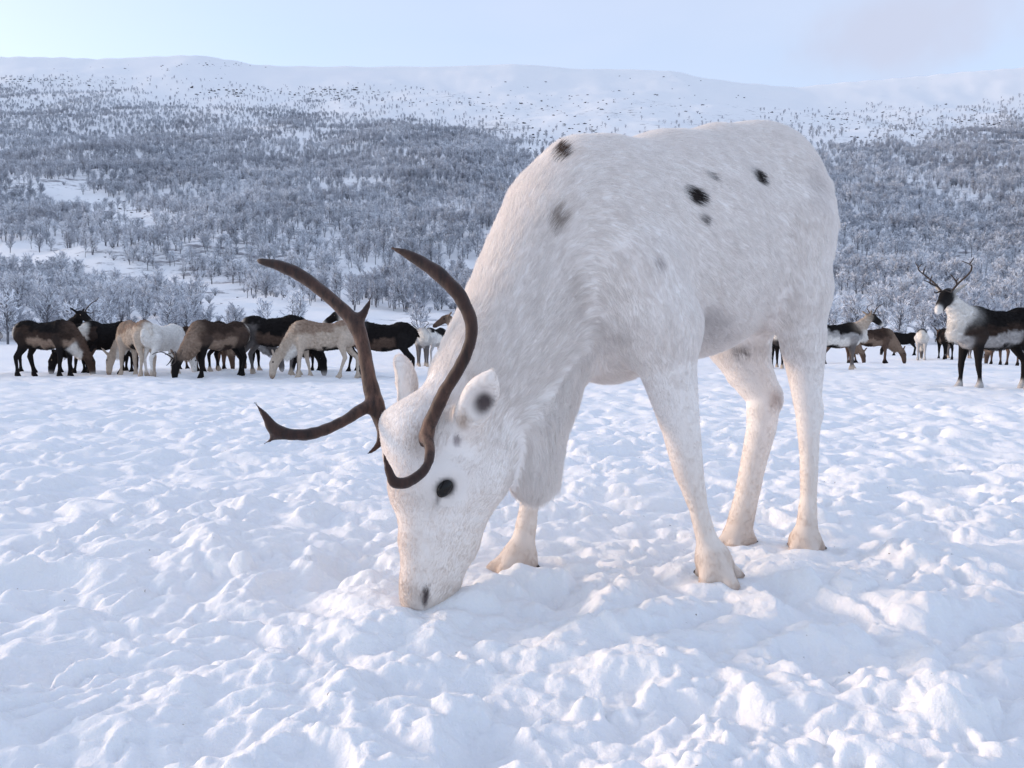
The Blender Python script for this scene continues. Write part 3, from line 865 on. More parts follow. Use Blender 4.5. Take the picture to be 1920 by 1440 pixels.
# ------------------------------------------------------------------ the herd
def herd_body(pose):
    """Skin of one reindeer in its own frame: x forward, y left, z up, about 1 m at the shoulder. Returns V, Q, N, part weights, head frame."""
    B = Body()
    up, fwd, left = np.array((0, 0, 1.0)), np.array((1.0, 0, 0)), np.array((0, 1.0, 0))
    I = np.eye(3)
    slim = pose.get('slim', 1.0)
    B.ell((-0.36, 0, 0.765), I, (0.27, 0.165 * slim, 0.240), 0.06, 'rump', (-1, 0, -0.4))
    B.ell((-0.02, 0, 0.72), I, (0.40, 0.185 * slim, 0.238), 0.06, 'trunk', (-1, 0, -0.4))
    B.ell((0.33, 0, 0.745), I, (0.24, 0.165 * slim, 0.258), 0.06, 'trunk', (-1, 0, -0.4))
    B.cone((0.28, 0, 0.93), (0.12, 0, 0.90), 0.075, 0.07, 0.06, 'trunk')
    B.cone((-0.60, 0, 0.86), (-0.66, 0, 0.76), 0.035, 0.022, 0.03, 'rump')
    turn = R(pose.get('turn', 0))
    def hd(p):   # swing neck and head sideways about the shoulder
        x, y, z = p; x0 = 0.36
        t = turn * min(1, max(0, (np.hypot(x - x0, z - 0.8)) / 0.5))
        return np.array((x0 + (x - x0) * math.cos(t) - y * math.sin(t), (x - x0) * math.sin(t) + y * math.cos(t), z))
    m = pose['head']
    if m == 'graze':
        neck = [((0.40, 0, 0.80), 0.175), ((0.57, 0, 0.63), 0.122), ((0.70, 0, 0.46), 0.090), ((0.79, 0, 0.35), 0.078)]
        head = [((0.79, 0, 0.35), 0.085), ((0.84, 0, 0.25), 0.086), ((0.865, 0, 0.12), 0.056), ((0.875, 0, 0.03), 0.043)]
        hu, hf = unit((0.25, 0, -0.97)), unit((0.97, 0, 0.25))
        mane = [((0.46, 0, 0.57), 0.13), ((0.57, 0, 0.42), 0.075), ((0.62, 0, 0.35), 0.04)]
    elif m == 'level':
        neck = [((0.40, 0, 0.82), 0.175), ((0.60, 0, 0.84), 0.135), ((0.78, 0, 0.88), 0.105), ((0.88, 0, 0.91), 0.092)]
        head = [((0.88, 0, 0.91), 0.096), ((0.97, 0, 0.88), 0.090), ((1.09, 0, 0.80), 0.064), ((1.16, 0, 0.755), 0.048)]
        hu, hf = unit((0.85, 0, -0.5)), unit((0.5, 0, 0.85))
        mane = [((0.48, 0, 0.68), 0.15), ((0.62, 0, 0.60), 0.10)]
    else:
        neck = [((0.38, 0, 0.82), 0.175), ((0.53, 0, 0.92), 0.132), ((0.66, 0, 1.04), 0.098), ((0.74, 0, 1.13), 0.080)]
        head = [((0.74, 0, 1.13), 0.090), ((0.82, 0, 1.11), 0.086), ((0.94, 0, 1.03), 0.058), ((1.03, 0, 0.97), 0.041)]
        hu, hf = unit((0.85, 0, -0.5)), unit((0.5, 0, 0.85))
        mane = [((0.53, 0, 0.82), 0.145), ((0.60, 0, 0.70), 0.095)]
    if pose.get('headsize'):
        k_ = pose['headsize']; h0 = np.array(head[0][0])
        head = [(tuple(h0 + (np.array(p) - h0) * k_), r * k_) for p, r in head]
    hturn = R(pose.get('face', 0))
    pivot = np.array(head[0][0])
    def hh(p):   # turn the head itself on the neck, then swing with the neck
        d = np.asarray(p, float) - pivot
        d = np.array((d[0] * math.cos(hturn) - d[1] * math.sin(hturn), d[0] * math.sin(hturn) + d[1] * math.cos(hturn), d[2]))
        return hd(pivot + d)
    B.chain([(hd(p), r) for p, r in neck], 0.05, 'neck', left, 0.8)
    B.chain([(hd(p), r) for p, r in mane], 0.05, 'mane', left, 0.7)
    B.chain([(hh(p), r) for p, r in head[:3]], 0.03, 'head', unit(hh(pivot + left) - hh(pivot)), 0.72)
    h2, h3 = np.array(head[2][0]), np.array(head[3][0])
    B.cone(hh(h2), hh(h2 * 0.55 + h3 * 0.45), head[2][1], head[2][1] * 0.6 + head[3][1] * 0.4, 0.03, 'head', unit(hh(pivot + left) - hh(pivot)), 0.75)
    B.cone(hh(h2 * 0.08 + h3 * 0.92), hh(h3), head[2][1] * 0.5 + head[3][1] * 0.5, head[3][1], 0.03, 'muzzle', unit(hh(pivot + left) - hh(pivot)), 0.75)
    poll = np.array(head[0][0])
    for s in (-1, 1):
        e0 = poll + left * s * 0.06 + hf * 0.035 - hu * 0.03
        e1 = e0 + left * s * 0.085 + hf * 0.035 - hu * 0.085
        B.cone(hh(e0), hh(e1), 0.026, 0.020, 0.015, 'ear')
        B.cone(hh(e1), hh(e1 + (e1 - e0) * 0.45), 0.020, 0.006, 0.01, 'ear')
    # legs: (forward step of the hoof, lift) for fore-left, fore-right, hind-left, hind-right
    st = pose.get('steps', (0.05, -0.05, 0.05, -0.08))
    feet = []
    for i, s in ((0, 1), (1, -1)):
        dx = st[i]; y = 0.095 * s
        pts = [((0.34, y * 1.05, 0.66), 0.105), ((0.345 + dx * 0.2, y, 0.53), 0.058), ((0.36 + dx * 0.55, y, 0.34), 0.033), ((0.36 + dx * 0.62, y, 0.30), 0.033), ((0.35 + dx * 0.8, y, 0.16), 0.020),
               ((0.355 + dx * 0.95, y, 0.07), 0.027)]
        B.chain([(np.array(p), r + 0.004) for p, r in pts], 0.025, 'leg')
        B.cone((0.355 + dx * 0.95, y, 0.07), (0.385 + dx, y, 0.012), 0.034, 0.044, 0.02, 'hoof')
        B.cone((0.345 + dx * 0.95, y, 0.06), (0.315 + dx, y, 0.03), 0.026, 0.018, 0.02, 'hoof')
        feet.append((0.375 + dx, y))
    for i, s in ((2, 1), (3, -1)):
        dx = st[i]; y = 0.10 * s
        pts = [((-0.40, y * 0.95, 0.70), 0.125), ((-0.36 + dx * 0.15, y, 0.58), 0.075), ((-0.42 + dx * 0.35, y, 0.46), 0.047), ((-0.49 + dx * 0.6, y, 0.36), 0.036), ((-0.485 + dx * 0.7, y, 0.31), 0.031),
               ((-0.46 + dx * 0.85, y, 0.17), 0.021), ((-0.45 + dx * 0.95, y, 0.07), 0.027)]
        B.chain([(np.array(p), r + 0.004) for p, r in pts], 0.025, 'leg')
        B.cone((-0.45 + dx * 0.95, y, 0.07), (-0.42 + dx, y, 0.012), 0.034, 0.044, 0.02, 'hoof')
        B.cone((-0.46 + dx * 0.95, y, 0.06), (-0.49 + dx, y, 0.03), 0.026, 0.018, 0.02, 'hoof')
        feet.append((-0.43 + dx, y))
    V, Q = B.skin(pose.get('grid', 0.0165), 2)
    N = normals(V, Q)
    W = B.weights(V, 0.010)
    part = {k: np.zeros(len(V)) for k in ('trunk', 'rump', 'neck', 'mane', 'head', 'muzzle', 'ear', 'leg', 'hoof')}
    flow = np.zeros_like(V)
    for i, p in enumerate(B.pr):
        part[p['part']] += W[:, i]
        fl = p['flow'] * (-1 if p['part'] in ('neck', 'head', 'muzzle') else 1)
        flow += W[:, i:i + 1] * fl
    lf = unit(hh(pivot + left) - hh(pivot)); hu2 = unit(hh(pivot + hu) - hh(pivot)); hf2 = unit(hh(pivot + hf) - hh(pivot))
    return V, Q, N, part, flow, dict(poll=hh(pivot), left=lf, along=hu2, front=hf2), feet

DARK, BROWN, MID, TAN, BEIGE, WHITE, GREY, DGREY = ((0.012, 0.010, 0.010), (0.050, 0.032, 0.025), (0.11, 0.072, 0.055), (0.31, 0.225, 0.17),
                                                    (0.52, 0.43, 0.35), (0.80, 0.77, 0.73), (0.46, 0.44, 0.43), (0.14, 0.125, 0.12))
COATS = {  # back, upper flank, lower flank stripe, belly, rump, neck, mane, head, muzzle, leg, hoof
    'dark_tan': (DARK, BROWN, TAN, DARK, BROWN, MID, WHITE, BROWN, WHITE, DARK, DARK),
    'dark_patch': (DARK, DARK, MID, DARK, DGREY, DARK, BROWN, DARK, GREY, DGREY, BEIGE),
    'black': (DARK, DARK, DARK, DARK, DARK, DARK, DARK, DARK, GREY, DARK, DARK),
    'dark_grey': (DARK, BROWN, MID, DARK, DGREY, DGREY, GREY, DGREY, GREY, DARK, BEIGE),
    'dark_white': (DARK, DARK, MID, DARK, DARK, WHITE, WHITE, DARK, WHITE, DARK, DARK),
    'beige': (TAN, BEIGE, BEIGE, DARK, BEIGE, BEIGE, WHITE, BEIGE, TAN, BEIGE, BEIGE),
    'white': (WHITE, WHITE, WHITE, WHITE, WHITE, WHITE, WHITE, WHITE, BEIGE, WHITE, BEIGE),
    'brown': (BROWN, MID, TAN, BROWN, MID, TAN, TAN, DARK, DARK, DARK, DARK),
    'red_brown': (BROWN, MID, TAN, BROWN, TAN, TAN, TAN, MID, BROWN, MID, DARK),
    'grey_white': (GREY, WHITE, WHITE, GREY, WHITE, WHITE, WHITE, GREY, BEIGE, DGREY, BEIGE),
    'saddle': (DARK, GREY, WHITE, DARK, GREY, BEIGE, WHITE, DARK, WHITE, DGREY, BEIGE),
    'stag': (DARK, BROWN, GREY, DARK, DARK, WHITE, WHITE, DARK, WHITE, DARK, GREY),
    'pied': (DARK, WHITE, WHITE, GREY, WHITE, WHITE, WHITE, DGREY, WHITE, GREY, GREY),
}

def herd_coat(V, part, coat, seed, rump_patch=True):
    C = [np.array(c) for c in COATS[coat]]
    n1 = noise2(V[:, 0] * 7 + V[:, 1] * 3, V[:, 2] * 7 + V[:, 1] * 4, seed) * 0.05 + noise2(V[:, 0] * 20 + V[:, 1] * 9, V[:, 2] * 20, seed + 1) * 0.02
    z = V[:, 2] + n1
    def ramp(z, stops):
        out = np.tile(stops[0][1], (len(z), 1))
        for (z0, c0), (z1, c1) in zip(stops[:-1], stops[1:]):
            t = smooth(z0, z1, z)[:, None]
            out = np.where((z > z0)[:, None], c0 * (1 - t) + c1 * t, out)
        return out
    flank = ramp(z + 0.05 * (V[:, 0] > 0), [(0.52, C[3]), (0.58, C[2]), (0.68, C[2]), (0.74, C[1]), (0.78, C[1]), (0.86, C[0])])
    rump = ramp(z, [(0.62, C[4] * 0.6 + C[9] * 0.4), (0.72, C[4]), (0.86, C[4]), (0.92, C[0])])
    col = part['trunk'][:, None] * flank + part['rump'][:, None] * rump
    col += part['neck'][:, None] * C[5] + part['mane'][:, None] * C[6] + part['head'][:, None] * C[7]
    col += part['muzzle'][:, None] * C[8] + part['ear'][:, None] * (0.5 * C[7] + 0.5 * C[5])
    leg = ramp(z, [(0.05, C[10]), (0.14, C[9]), (0.50, C[9]), (0.62, 0.5 * C[9] + 0.5 * C[1])])
    col += part['leg'][:, None] * leg + part['hoof'][:, None] * C[10]
    if rump_patch:   # pale patch under the tail
        m = smooth(-0.44, -0.56, V[:, 0]) * smooth(0.60, 0.70, V[:, 2]) * smooth(0.14, 0.08, np.abs(V[:, 1]) + 0.5 * n1)
        col = col * (1 - m[:, None]) + np.array((0.74, 0.69, 0.63)) * m[:, None]
    return np.clip(col, 0.01, 0.9)

def tube_mesh(name, lines, sides=6):
    """Several tapering tubes (lists of (point, radius)) as one mesh."""
    vs_, fs = [], []
    for line in lines:
        pts = [np.asarray(p, float) for p, r in line]; o = len(vs_)
        ref = np.array((0.3, 0.9, 0.2))
        for i, (p, (q, r)) in enumerate(zip(pts, line)):
            t = unit(pts[min(i + 1, len(pts) - 1)] - pts[max(i - 1, 0)])
            a = unit(np.cross(t, ref)); b = np.cross(t, a)
            for k in range(sides):
                w = 2 * math.pi * k / sides
                vs_.append(p + r * (a * math.cos(w) + b * math.sin(w)))
        for i in range(len(pts) - 1):
            for k in range(sides):
                fs.append((o + i * sides + k, o + i * sides + (k + 1) % sides, o + (i + 1) * sides + (k + 1) % sides, o + (i + 1) * sides + k))
        fs.append(tuple(o + (len(pts) - 1) * sides + k for k in range(sides)))
    me = bpy.data.meshes.new(name)
    me.from_pydata([tuple(v) for v in vs_], [], fs)
    me.polygons.foreach_set('use_smooth', np.ones(len(me.polygons), dtype=bool))
    me.update()
    return me

def herd_antlers(root, hf, style, seed):
    g = random.Random(seed)
    lf, al, fr = hf['left'], hf['along'], hf['front']
    for s in (1, -1):
        if style == 'single' and s < 0:
            continue
        b0 = hf['poll'] + lf * s * 0.045 + fr * 0.07 + al * 0.03
        k = {'big': 0.82, 'small': 0.62, 'single': 0.75}[style]
        def p(l, u, a):
            return b0 + (lf * s * l + fr * u - al * a) * k
        def line(pts, r0, r1):
            n = catmull([np.array(q) for q in pts], 4)
            return [(q, r0 + (r1 - r0) * i / (len(n) - 1)) for i, q in enumerate(n)]
        L = [line([p(-0.01, -0.02, 0), p(0.10, 0.10, 0.08), p(0.24, 0.22, 0.14), p(0.30, 0.36, 0.08), p(0.22, 0.48, 0.0)], 0.014, 0.005)]
        L.append(line([p(0.02, 0.02, 0.01), p(0.05, 0.06, -0.12), p(0.02, 0.14, -0.22)], 0.012, 0.005))
        if style == 'big':
            L.append(line([p(0.27, 0.26, 0.13), p(0.26, 0.32, 0.24)], 0.011, 0.005))
            L.append(line([p(0.08, 0.08, 0.06), p(0.12, 0.20, -0.06), p(0.07, 0.32, -0.08)], 0.013, 0.006))
            L.append(line([p(0.12, 0.20, -0.06), p(0.18, 0.28, -0.12)], 0.009, 0.004))
            L.append(line([p(0.29, 0.40, 0.06), p(0.34, 0.47, 0.11)], 0.008, 0.004))
        obj('antler', tube_mesh('antler', L), M_ANTLER_FAR, root)

HERD_N = [0]
def reindeer(px, D, yaw, coat, pose, label, antlers=None, size=1.0, patch=True, fur=True, group=None):
    HERD_N[0] += 1
    sd = 100 + HERD_N[0]
    V, Q, N, part, flow, hf, feet = herd_body(pose)
    x = (px - 960) / F_PX * D
    ya = R(yaw)
    wob = noise2(V[:, 0] * 30 + V[:, 1] * 17, V[:, 2] * 30 - V[:, 1] * 11, sd)
    shag = 0.010 * (part['trunk'] + part['rump'] + 1.6 * part['neck'] + 2 * part['mane'])
    V = V + N * (shag * wob)[:, None]
    fw = [(x + size * (a * math.cos(ya) - b * math.sin(ya)), D + size * (a * math.sin(ya) + b * math.cos(ya))) for a, b in feet]
    gz = ground_z([p[0] for p in fw], [p[1] for p in fw], np.full(4, 0.006 * D))
    root = bpy.data.objects.new('reindeer', None)
    COL.objects.link(root)
    root.location = (x, D, float(np.mean(gz)) - 0.012)
    root.rotation_euler = (0, 0, ya)
    root.scale = (size,) * 3
    tag(root, label, 'reindeer', group or 'reindeer herd on the snow field')
    c = herd_coat(V, part, coat, sd, patch)
    me = new_mesh('body', V, Q)
    color_attr(me, 'coat', c)
    obj('body', me, M_COAT, root)
    for s in (1, -1):
        e = hf['poll'] + hf['left'] * s * 0.066 + hf['front'] * 0.035 + hf['along'] * 0.075
        ax = np.array((hf['along'], hf['front'], hf['left']))
        obj('eye', ellipsoid_mesh('eye', e, ax, (0.017, 0.014, 0.010), 10, 6), M_EYE, root)
    if antlers:
        herd_antlers(root, hf, antlers, sd)
    if fur:
        L = 0.042 * (part['trunk'] + part['rump']) + 0.05 * part['neck'] + 0.07 * part['mane'] + 0.010 * (part['leg'] + part['head'] + part['hoof']) + 0.012 * part['muzzle'] + 0.012 * part['ear']
        grow_fur('fur', V, Q, N, flow, L, c, 5200 if D > 12 else 12000, 0.0016 if D > 12 else 0.0011, root, sd, lift=0.4, points=4, clump=0.4)
    return root

G = lambda **k: dict(head='graze', **k)
U = lambda **k: dict(head='up', **k)
LV = lambda **k: dict(head='level', **k)
reindeer(-112, 13.9, -4, 'black', LV(), 'black reindeer showing only its muzzle behind the rump of the dark brown one')
reindeer(88, 13.6, -9, 'dark_tan', G(turn=72, steps=(0.02, -0.04, 0.10, -0.06)), 'dark brown reindeer with tan flank and pale rump at the end of the row')
reindeer(92, 15.2, -6, 'black', U(turn=-10), 'black reindeer with a thin raised antler standing behind the dark brown one', 'single')
reindeer(190, 14.7, 205, 'black', G(steps=(0.12, -0.05, 0.1, -0.1)), 'black reindeer grazing behind the tan flanked one, head low', size=0.95)
reindeer(205, 15.0, 68, 'dark_tan', G(turn=25), 'dark reindeer with white rump seen from behind beside the beige one')
reindeer(256, 13.9, 138, 'beige', G(turn=18, steps=(0.10, -0.08, 0.03, -0.05)), 'beige reindeer with white rump grazing beside the small white one')
reindeer(308, 14.0, 80, 'white', G(turn=-10), 'small pure white reindeer seen from behind beside the beige one', patch=False, size=0.94)
reindeer(384, 16.4, 12, 'red_brown', G(), 'reddish brown reindeer half hidden behind the brown antlered one', size=0.92)
reindeer(412, 13.7, 236, 'brown', G(steps=(0.08, -0.05, 0.05, -0.05)), 'brown reindeer with small antlers and dark face grazing towards the viewer', 'small')
reindeer(398, 15.6, 84, 'red_brown', G(), 'rusty brown reindeer whose rounded rump rises behind the antlered one', size=1.02)
reindeer(446, 15.2, 6, 'dark_grey', G(), 'dark grey reindeer grazing behind the big dark one, pale neck', size=0.97)
reindeer(516, 14.3, -7, 'dark_patch', G(turn=-4, steps=(0.02, -0.04, 0.0, -0.10)), 'big dark reindeer with grey legs turning its rump to the brown one', size=1.10)
reindeer(606, 13.4, 184, 'beige', G(steps=(0.05, -0.12, 0.16, -0.14)), 'cream reindeer with dark belly patch grazing before the black and white one')
reindeer(622, 15.6, 178, 'black', G(), 'black reindeer grazing behind the cream one, only its legs showing below', size=0.93)
reindeer(716, 13.8, 178, 'dark_white', U(face=12, steps=(0.02, -0.05, -0.14, 0.02)), 'black reindeer with white neck and muzzle standing with raised head', patch=False, size=1.0)
reindeer(792, 20.0, 100, 'grey_white', LV(), 'pale grey reindeer far behind the black and white one', 'small')
reindeer(818, 21.5, 70, 'pied', G(), 'white reindeer with dark back far behind, near the white neck')
reindeer(905, 16.5, 186, 'red_brown', U(), 'brown reindeer hidden behind the large white one except its ear')
reindeer(1452, 17.5, 78, 'dark_grey', G(), 'grey reindeer seen between the hind legs of the large white one')
reindeer(1566, 16.4, 4, 'saddle', U(face=4, steps=(0.10, -0.06, 0.1, -0.05)), 'grey reindeer with black saddle and raised dark head behind the white hindquarters', 'small')
reindeer(1572, 21.5, 14, 'red_brown', G(), 'reddish reindeer behind the legs of the black saddled one', size=0.95)
reindeer(1634, 22.0, -10, 'red_brown', G(), 'tan reindeer with dark head grazing beyond the black saddled one')
reindeer(1692, 33.0, 172, 'black', G(), 'small far black reindeer between the tan one and the pied one')
reindeer(1727, 25.0, 62, 'pied', G(), 'white and black reindeer standing tail on near the antlered stag', size=1.0)
reindeer(1771, 25.0, 72, 'dark_tan', LV(), 'brown reindeer with white rump tail on beside the stag', 'small')
reindeer(1800, 27.0, 8, 'grey_white', G(), 'far grey reindeer grazing beyond the chest of the stag')
reindeer(1880, 20.5, 84, 'red_brown', G(), 'brown reindeer whose legs show under the belly of the stag')
reindeer(1864, 10.2, 193, 'stag', U(face=24, turn=6, steps=(-0.06, 0.06, 0.02, -0.10), grid=0.0135, headsize=1.14), 'black and white stag with branching antlers standing with raised head', 'big', patch=False, size=1.07)

# ------------------------------------------------------------------ frosted birches
def bark_material():
    m, nt, b, out = material('birch_bark')
    geo = node(nt, 'ShaderNodeNewGeometry')
    n1 = node(nt, 'ShaderNodeTexNoise', Scale=3.0, Detail=4.0)
    nt.links.new(geo.outputs['Position'], n1.inputs['Vector'])
    nt.links.new(mix_color(nt, n1.outputs['Fac'], (0.06, 0.06, 0.07), (0.20, 0.20, 0.22)), b.inputs['Base Color'])
    b.inputs['Roughness'].default_value = 0.9
    return m

def twig_material():
    m, nt, b, out = material('frosted_twigs')
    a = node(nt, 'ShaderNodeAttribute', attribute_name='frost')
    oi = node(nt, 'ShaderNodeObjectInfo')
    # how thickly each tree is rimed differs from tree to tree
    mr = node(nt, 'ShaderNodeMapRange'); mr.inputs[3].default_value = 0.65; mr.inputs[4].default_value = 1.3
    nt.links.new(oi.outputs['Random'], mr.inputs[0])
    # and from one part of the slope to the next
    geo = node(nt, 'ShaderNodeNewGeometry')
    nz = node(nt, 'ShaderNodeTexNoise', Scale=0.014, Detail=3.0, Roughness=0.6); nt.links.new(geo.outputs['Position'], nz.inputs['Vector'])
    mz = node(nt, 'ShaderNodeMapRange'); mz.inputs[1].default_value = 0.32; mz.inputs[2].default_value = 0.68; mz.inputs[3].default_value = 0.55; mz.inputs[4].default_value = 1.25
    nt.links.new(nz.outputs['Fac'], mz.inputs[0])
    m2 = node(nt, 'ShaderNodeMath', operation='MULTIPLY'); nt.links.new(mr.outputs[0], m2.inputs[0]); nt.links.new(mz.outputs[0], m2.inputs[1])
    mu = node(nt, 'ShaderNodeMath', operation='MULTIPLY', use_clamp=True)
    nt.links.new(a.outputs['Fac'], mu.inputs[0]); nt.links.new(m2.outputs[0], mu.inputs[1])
    nt.links.new(mix_color(nt, mu.outputs[0], (0.20, 0.215, 0.27), (0.86, 0.89, 0.94)), b.inputs['Base Color'])  # slight blue of air haze is mixed into both twig and rime colours
    b.inputs['Roughness'].default_value = 0.9
    b.inputs['Specular IOR Level'].default_value = 0.1
    return m

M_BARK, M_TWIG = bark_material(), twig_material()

def grow_birch(seed, shrub=False):
    """Stem lines and twig blades of one tree, one unit tall."""
    g = random.Random(seed)
    def rv(s):
        return np.array((g.gauss(0, s), g.gauss(0, s), g.gauss(0, s)))
    stems, twigs = [], []
    n_st = g.choice((1, 1, 2, 2, 3)) if not shrub else g.randint(7, 10)
    for i in range(n_st):
        a = g.uniform(0, 6.28); lean = g.uniform(0.03, 0.16) if not shrub else g.uniform(0.2, 0.75)
        h = g.uniform(0.78, 1.0) * (1 if i == 0 else 0.9)
        p = np.array((math.cos(a), math.sin(a), 0)) * (0.02 if n_st > 1 else 0); d = unit((math.cos(a) * lean, math.sin(a) * lean, 1))
        line = [(p - np.array((0, 0, 0.06)), 0.017)]; n = 8
        for k in range(n):
            line.append((p, 0.016 * (1 - k / n * 0.8)))
            p = p + d * h / n; d = unit(d + rv(0.07))
        line.append((p, 0.002))
        stems.append(line)
        t0 = 0.12 if shrub else g.uniform(0.16, 0.32)
        nb = 9 if shrub else 19
        for k in range(nb):
            t = t0 + (1 - t0) * (k + g.random()) / nb
            f = t * n; q = min(int(f), n - 1)
            base = line[q + 1][0] + (line[min(q + 2, n + 1)][0] - line[q + 1][0]) * (f - q)
            b = g.uniform(0, 6.28); rise = g.uniform(0.5, 1.35)
            bd = unit((math.cos(b), math.sin(b), rise))
            bl = (0.16 + 0.20 * (1 - abs(t - 0.42) * 1.5)) * g.uniform(0.7, 1.15) * (0.75 if shrub else 1)
            pts = [(base, 0.0055)]; pp = base
            for j in range(3):
                pp = pp + bd * bl / 3; pts.append((pp, 0.004 * (1 - j / 3.4))); bd = unit(bd + rv(0.16) + np.array((0, 0, 0.06)))
            stems.append(pts)
            fr = g.uniform(0.45, 1.0)
            for j in range(15):
                u = g.uniform(0.15, 1.0) * 3; w = min(int(u), 2)
                tp = pts[w][0] + (pts[w + 1][0] - pts[w][0]) * (u - w)
                td = unit(unit(pts[w + 1][0] - pts[w][0]) + rv(0.55) + np.array((0, 0, 0.12)))
                twigs.append((tp, td, g.uniform(0.05, 0.13), min(1, max(0.0, g.gauss(fr, 0.22)))))
    return stems, twigs

def twig_arrays(twigs, seed, width=0.0085):
    g = np.random.default_rng(seed)
    V, Fc, C = [], [], []
    for p, d, L, fr in twigs:
        s = unit(np.cross(d, g.normal(size=3))) * width * g.uniform(0.6, 1.3)
        o = len(V); m = p + d * L * 0.55 + g.normal(size=3) * L * 0.08
        V += [p - s * 0.6, p + s * 0.6, m + s, p + d * L, m - s]
        Fc += [(o, o + 1, o + 2, o + 4), (o + 4, o + 2, o + 3, o + 3)]
        C += [fr] * 5
    return V, Fc, C

PROTO, STEMS = [], []
def make_proto(i, shrub):
    stems, twigs = grow_birch(900 + i * 7, shrub)
    STEMS.append(sum(1 for l in stems if len(l) > 6))
    trunk = tube_mesh('trunk', stems, 4)
    V, Fc, C = twig_arrays(twigs, i)
    faces = [f if f[2] != f[3] else f[:3] for f in Fc]
    crown = bpy.data.meshes.new('crown')
    crown.from_pydata([tuple(v) for v in V], [], faces); crown.update()
    color_attr(crown, 'frost', np.repeat(np.array(C)[:, None], 3, 1))
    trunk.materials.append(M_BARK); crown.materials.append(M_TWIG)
    # the same tree as one mesh, for the wood beyond
    nv = len(trunk.vertices)
    tv = np.empty(nv * 3, dtype=np.float32); trunk.vertices.foreach_get('co', tv)
    allv = [tuple(v) for v in tv.reshape(-1, 3)] + [tuple(v) for v in V]
    tf = [tuple(p.vertices) for p in trunk.polygons]
    j = bpy.data.meshes.new('wood_tree')
    j.from_pydata(allv, [], tf + [tuple(k + nv for k in f) for f in faces])
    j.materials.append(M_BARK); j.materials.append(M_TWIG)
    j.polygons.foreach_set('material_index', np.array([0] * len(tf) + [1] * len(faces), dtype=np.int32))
    color_attr(j, 'frost', np.repeat(np.concatenate([np.zeros(nv), C])[:, None], 3, 1))
    j.update()
    PROTO.append((trunk, crown, j))
N_BIRCH, N_SHRUB = 7, 3
for i in range(N_BIRCH + N_SHRUB):
    make_proto(i, i >= N_BIRCH)

def wood_density(px, py):
    """How thickly trees stand where the photograph shows them (0..1)."""
    tl = np.interp(px, [-300, 0, 130, 250, 420, 640, 760, 880, 960, 1010, 1100, 1300, 1560, 1700, 1800, 1920, 2300],
                   [150, 158, 165, 190, 205, 205, 226, 250, 275, 300, 300, 292, 286, 272, 250, 215, 190])
    nz = noise2(px / 60, py / 25, 301)
    nz2 = noise2(px / 140, py / 60, 302)
    d = smooth(-22, 22, py - tl + 18 * nz)
    d = np.maximum(d, 0.16 * smooth(-85, -10, py - tl + 25 * nz2))
    def cut(d, cx, cy, a, b, ang, amt):
        co, si = math.cos(R(ang)), math.sin(R(ang))
        u = ((px - cx) * co + (py - cy) * si) / a; v = (-(px - cx) * si + (py - cy) * co) / b
        return d * (1 - amt * smooth(1.25, 0.75, np.sqrt(u * u + v * v) + 0.25 * nz))
    d = cut(d, 150, 378, 160, 26, 14, 0.9)
    d = cut(d, 520, 250, 90, 12, 12, 0.6)
    d = cut(d, 160, 345, 60, 12, 5, 0.6)
    # the open shelf that runs down across the lower slope
    band = np.interp(px, [-300, 0, 120, 250, 400, 560, 700, 900, 2300], [455, 474, 492, 528, 566, 592, 606, 615, 615])
    half = np.interp(px, [-300, 0, 250, 500, 640, 900, 1500, 1600, 2300], [16, 20, 26, 26, 22, 16, 12, 9, 9])
    d = d * (1 - 0.93 * smooth(1.3, 0.7, np.abs(py - band) / half + 0.3 * nz))
    # the foot of the hill: brush on the left, open snow behind the herd
    foot = np.interp(px, [-300, 0, 300, 400, 480, 900, 1400, 1560, 1700, 2300], [0.9, 0.9, 0.85, 0.6, 0.16, 0.16, 0.4, 0.8, 0.85, 0.85])
    d = np.where(py > band + half * 0.6, d * foot, d)
    d = cut(d, 1700, 622, 260, 10, 0, 0.85)
    d = d * smooth(652, 642, py)
    return d * np.clip(0.80 + 0.55 * nz2, 0.25, 1)

def zone(px, py):
    if px > 1545:
        return 'beyond the antlered stag' if px > 1720 else 'beyond the black saddled reindeer'
    if py < 500:
        return 'above the open snow shelf'
    for x1, what in ((70, 'behind the tan flanked reindeer'), (170, 'behind the black reindeer with one antler'), (290, 'behind the beige reindeer'), (360, 'behind the small white reindeer'),
                     (480, 'behind the brown antlered reindeer'), (590, 'behind the big dark reindeer'), (760, 'behind the white-necked reindeer')):
        if px < x1:
            return what
    return 'behind the neck of the large white reindeer'

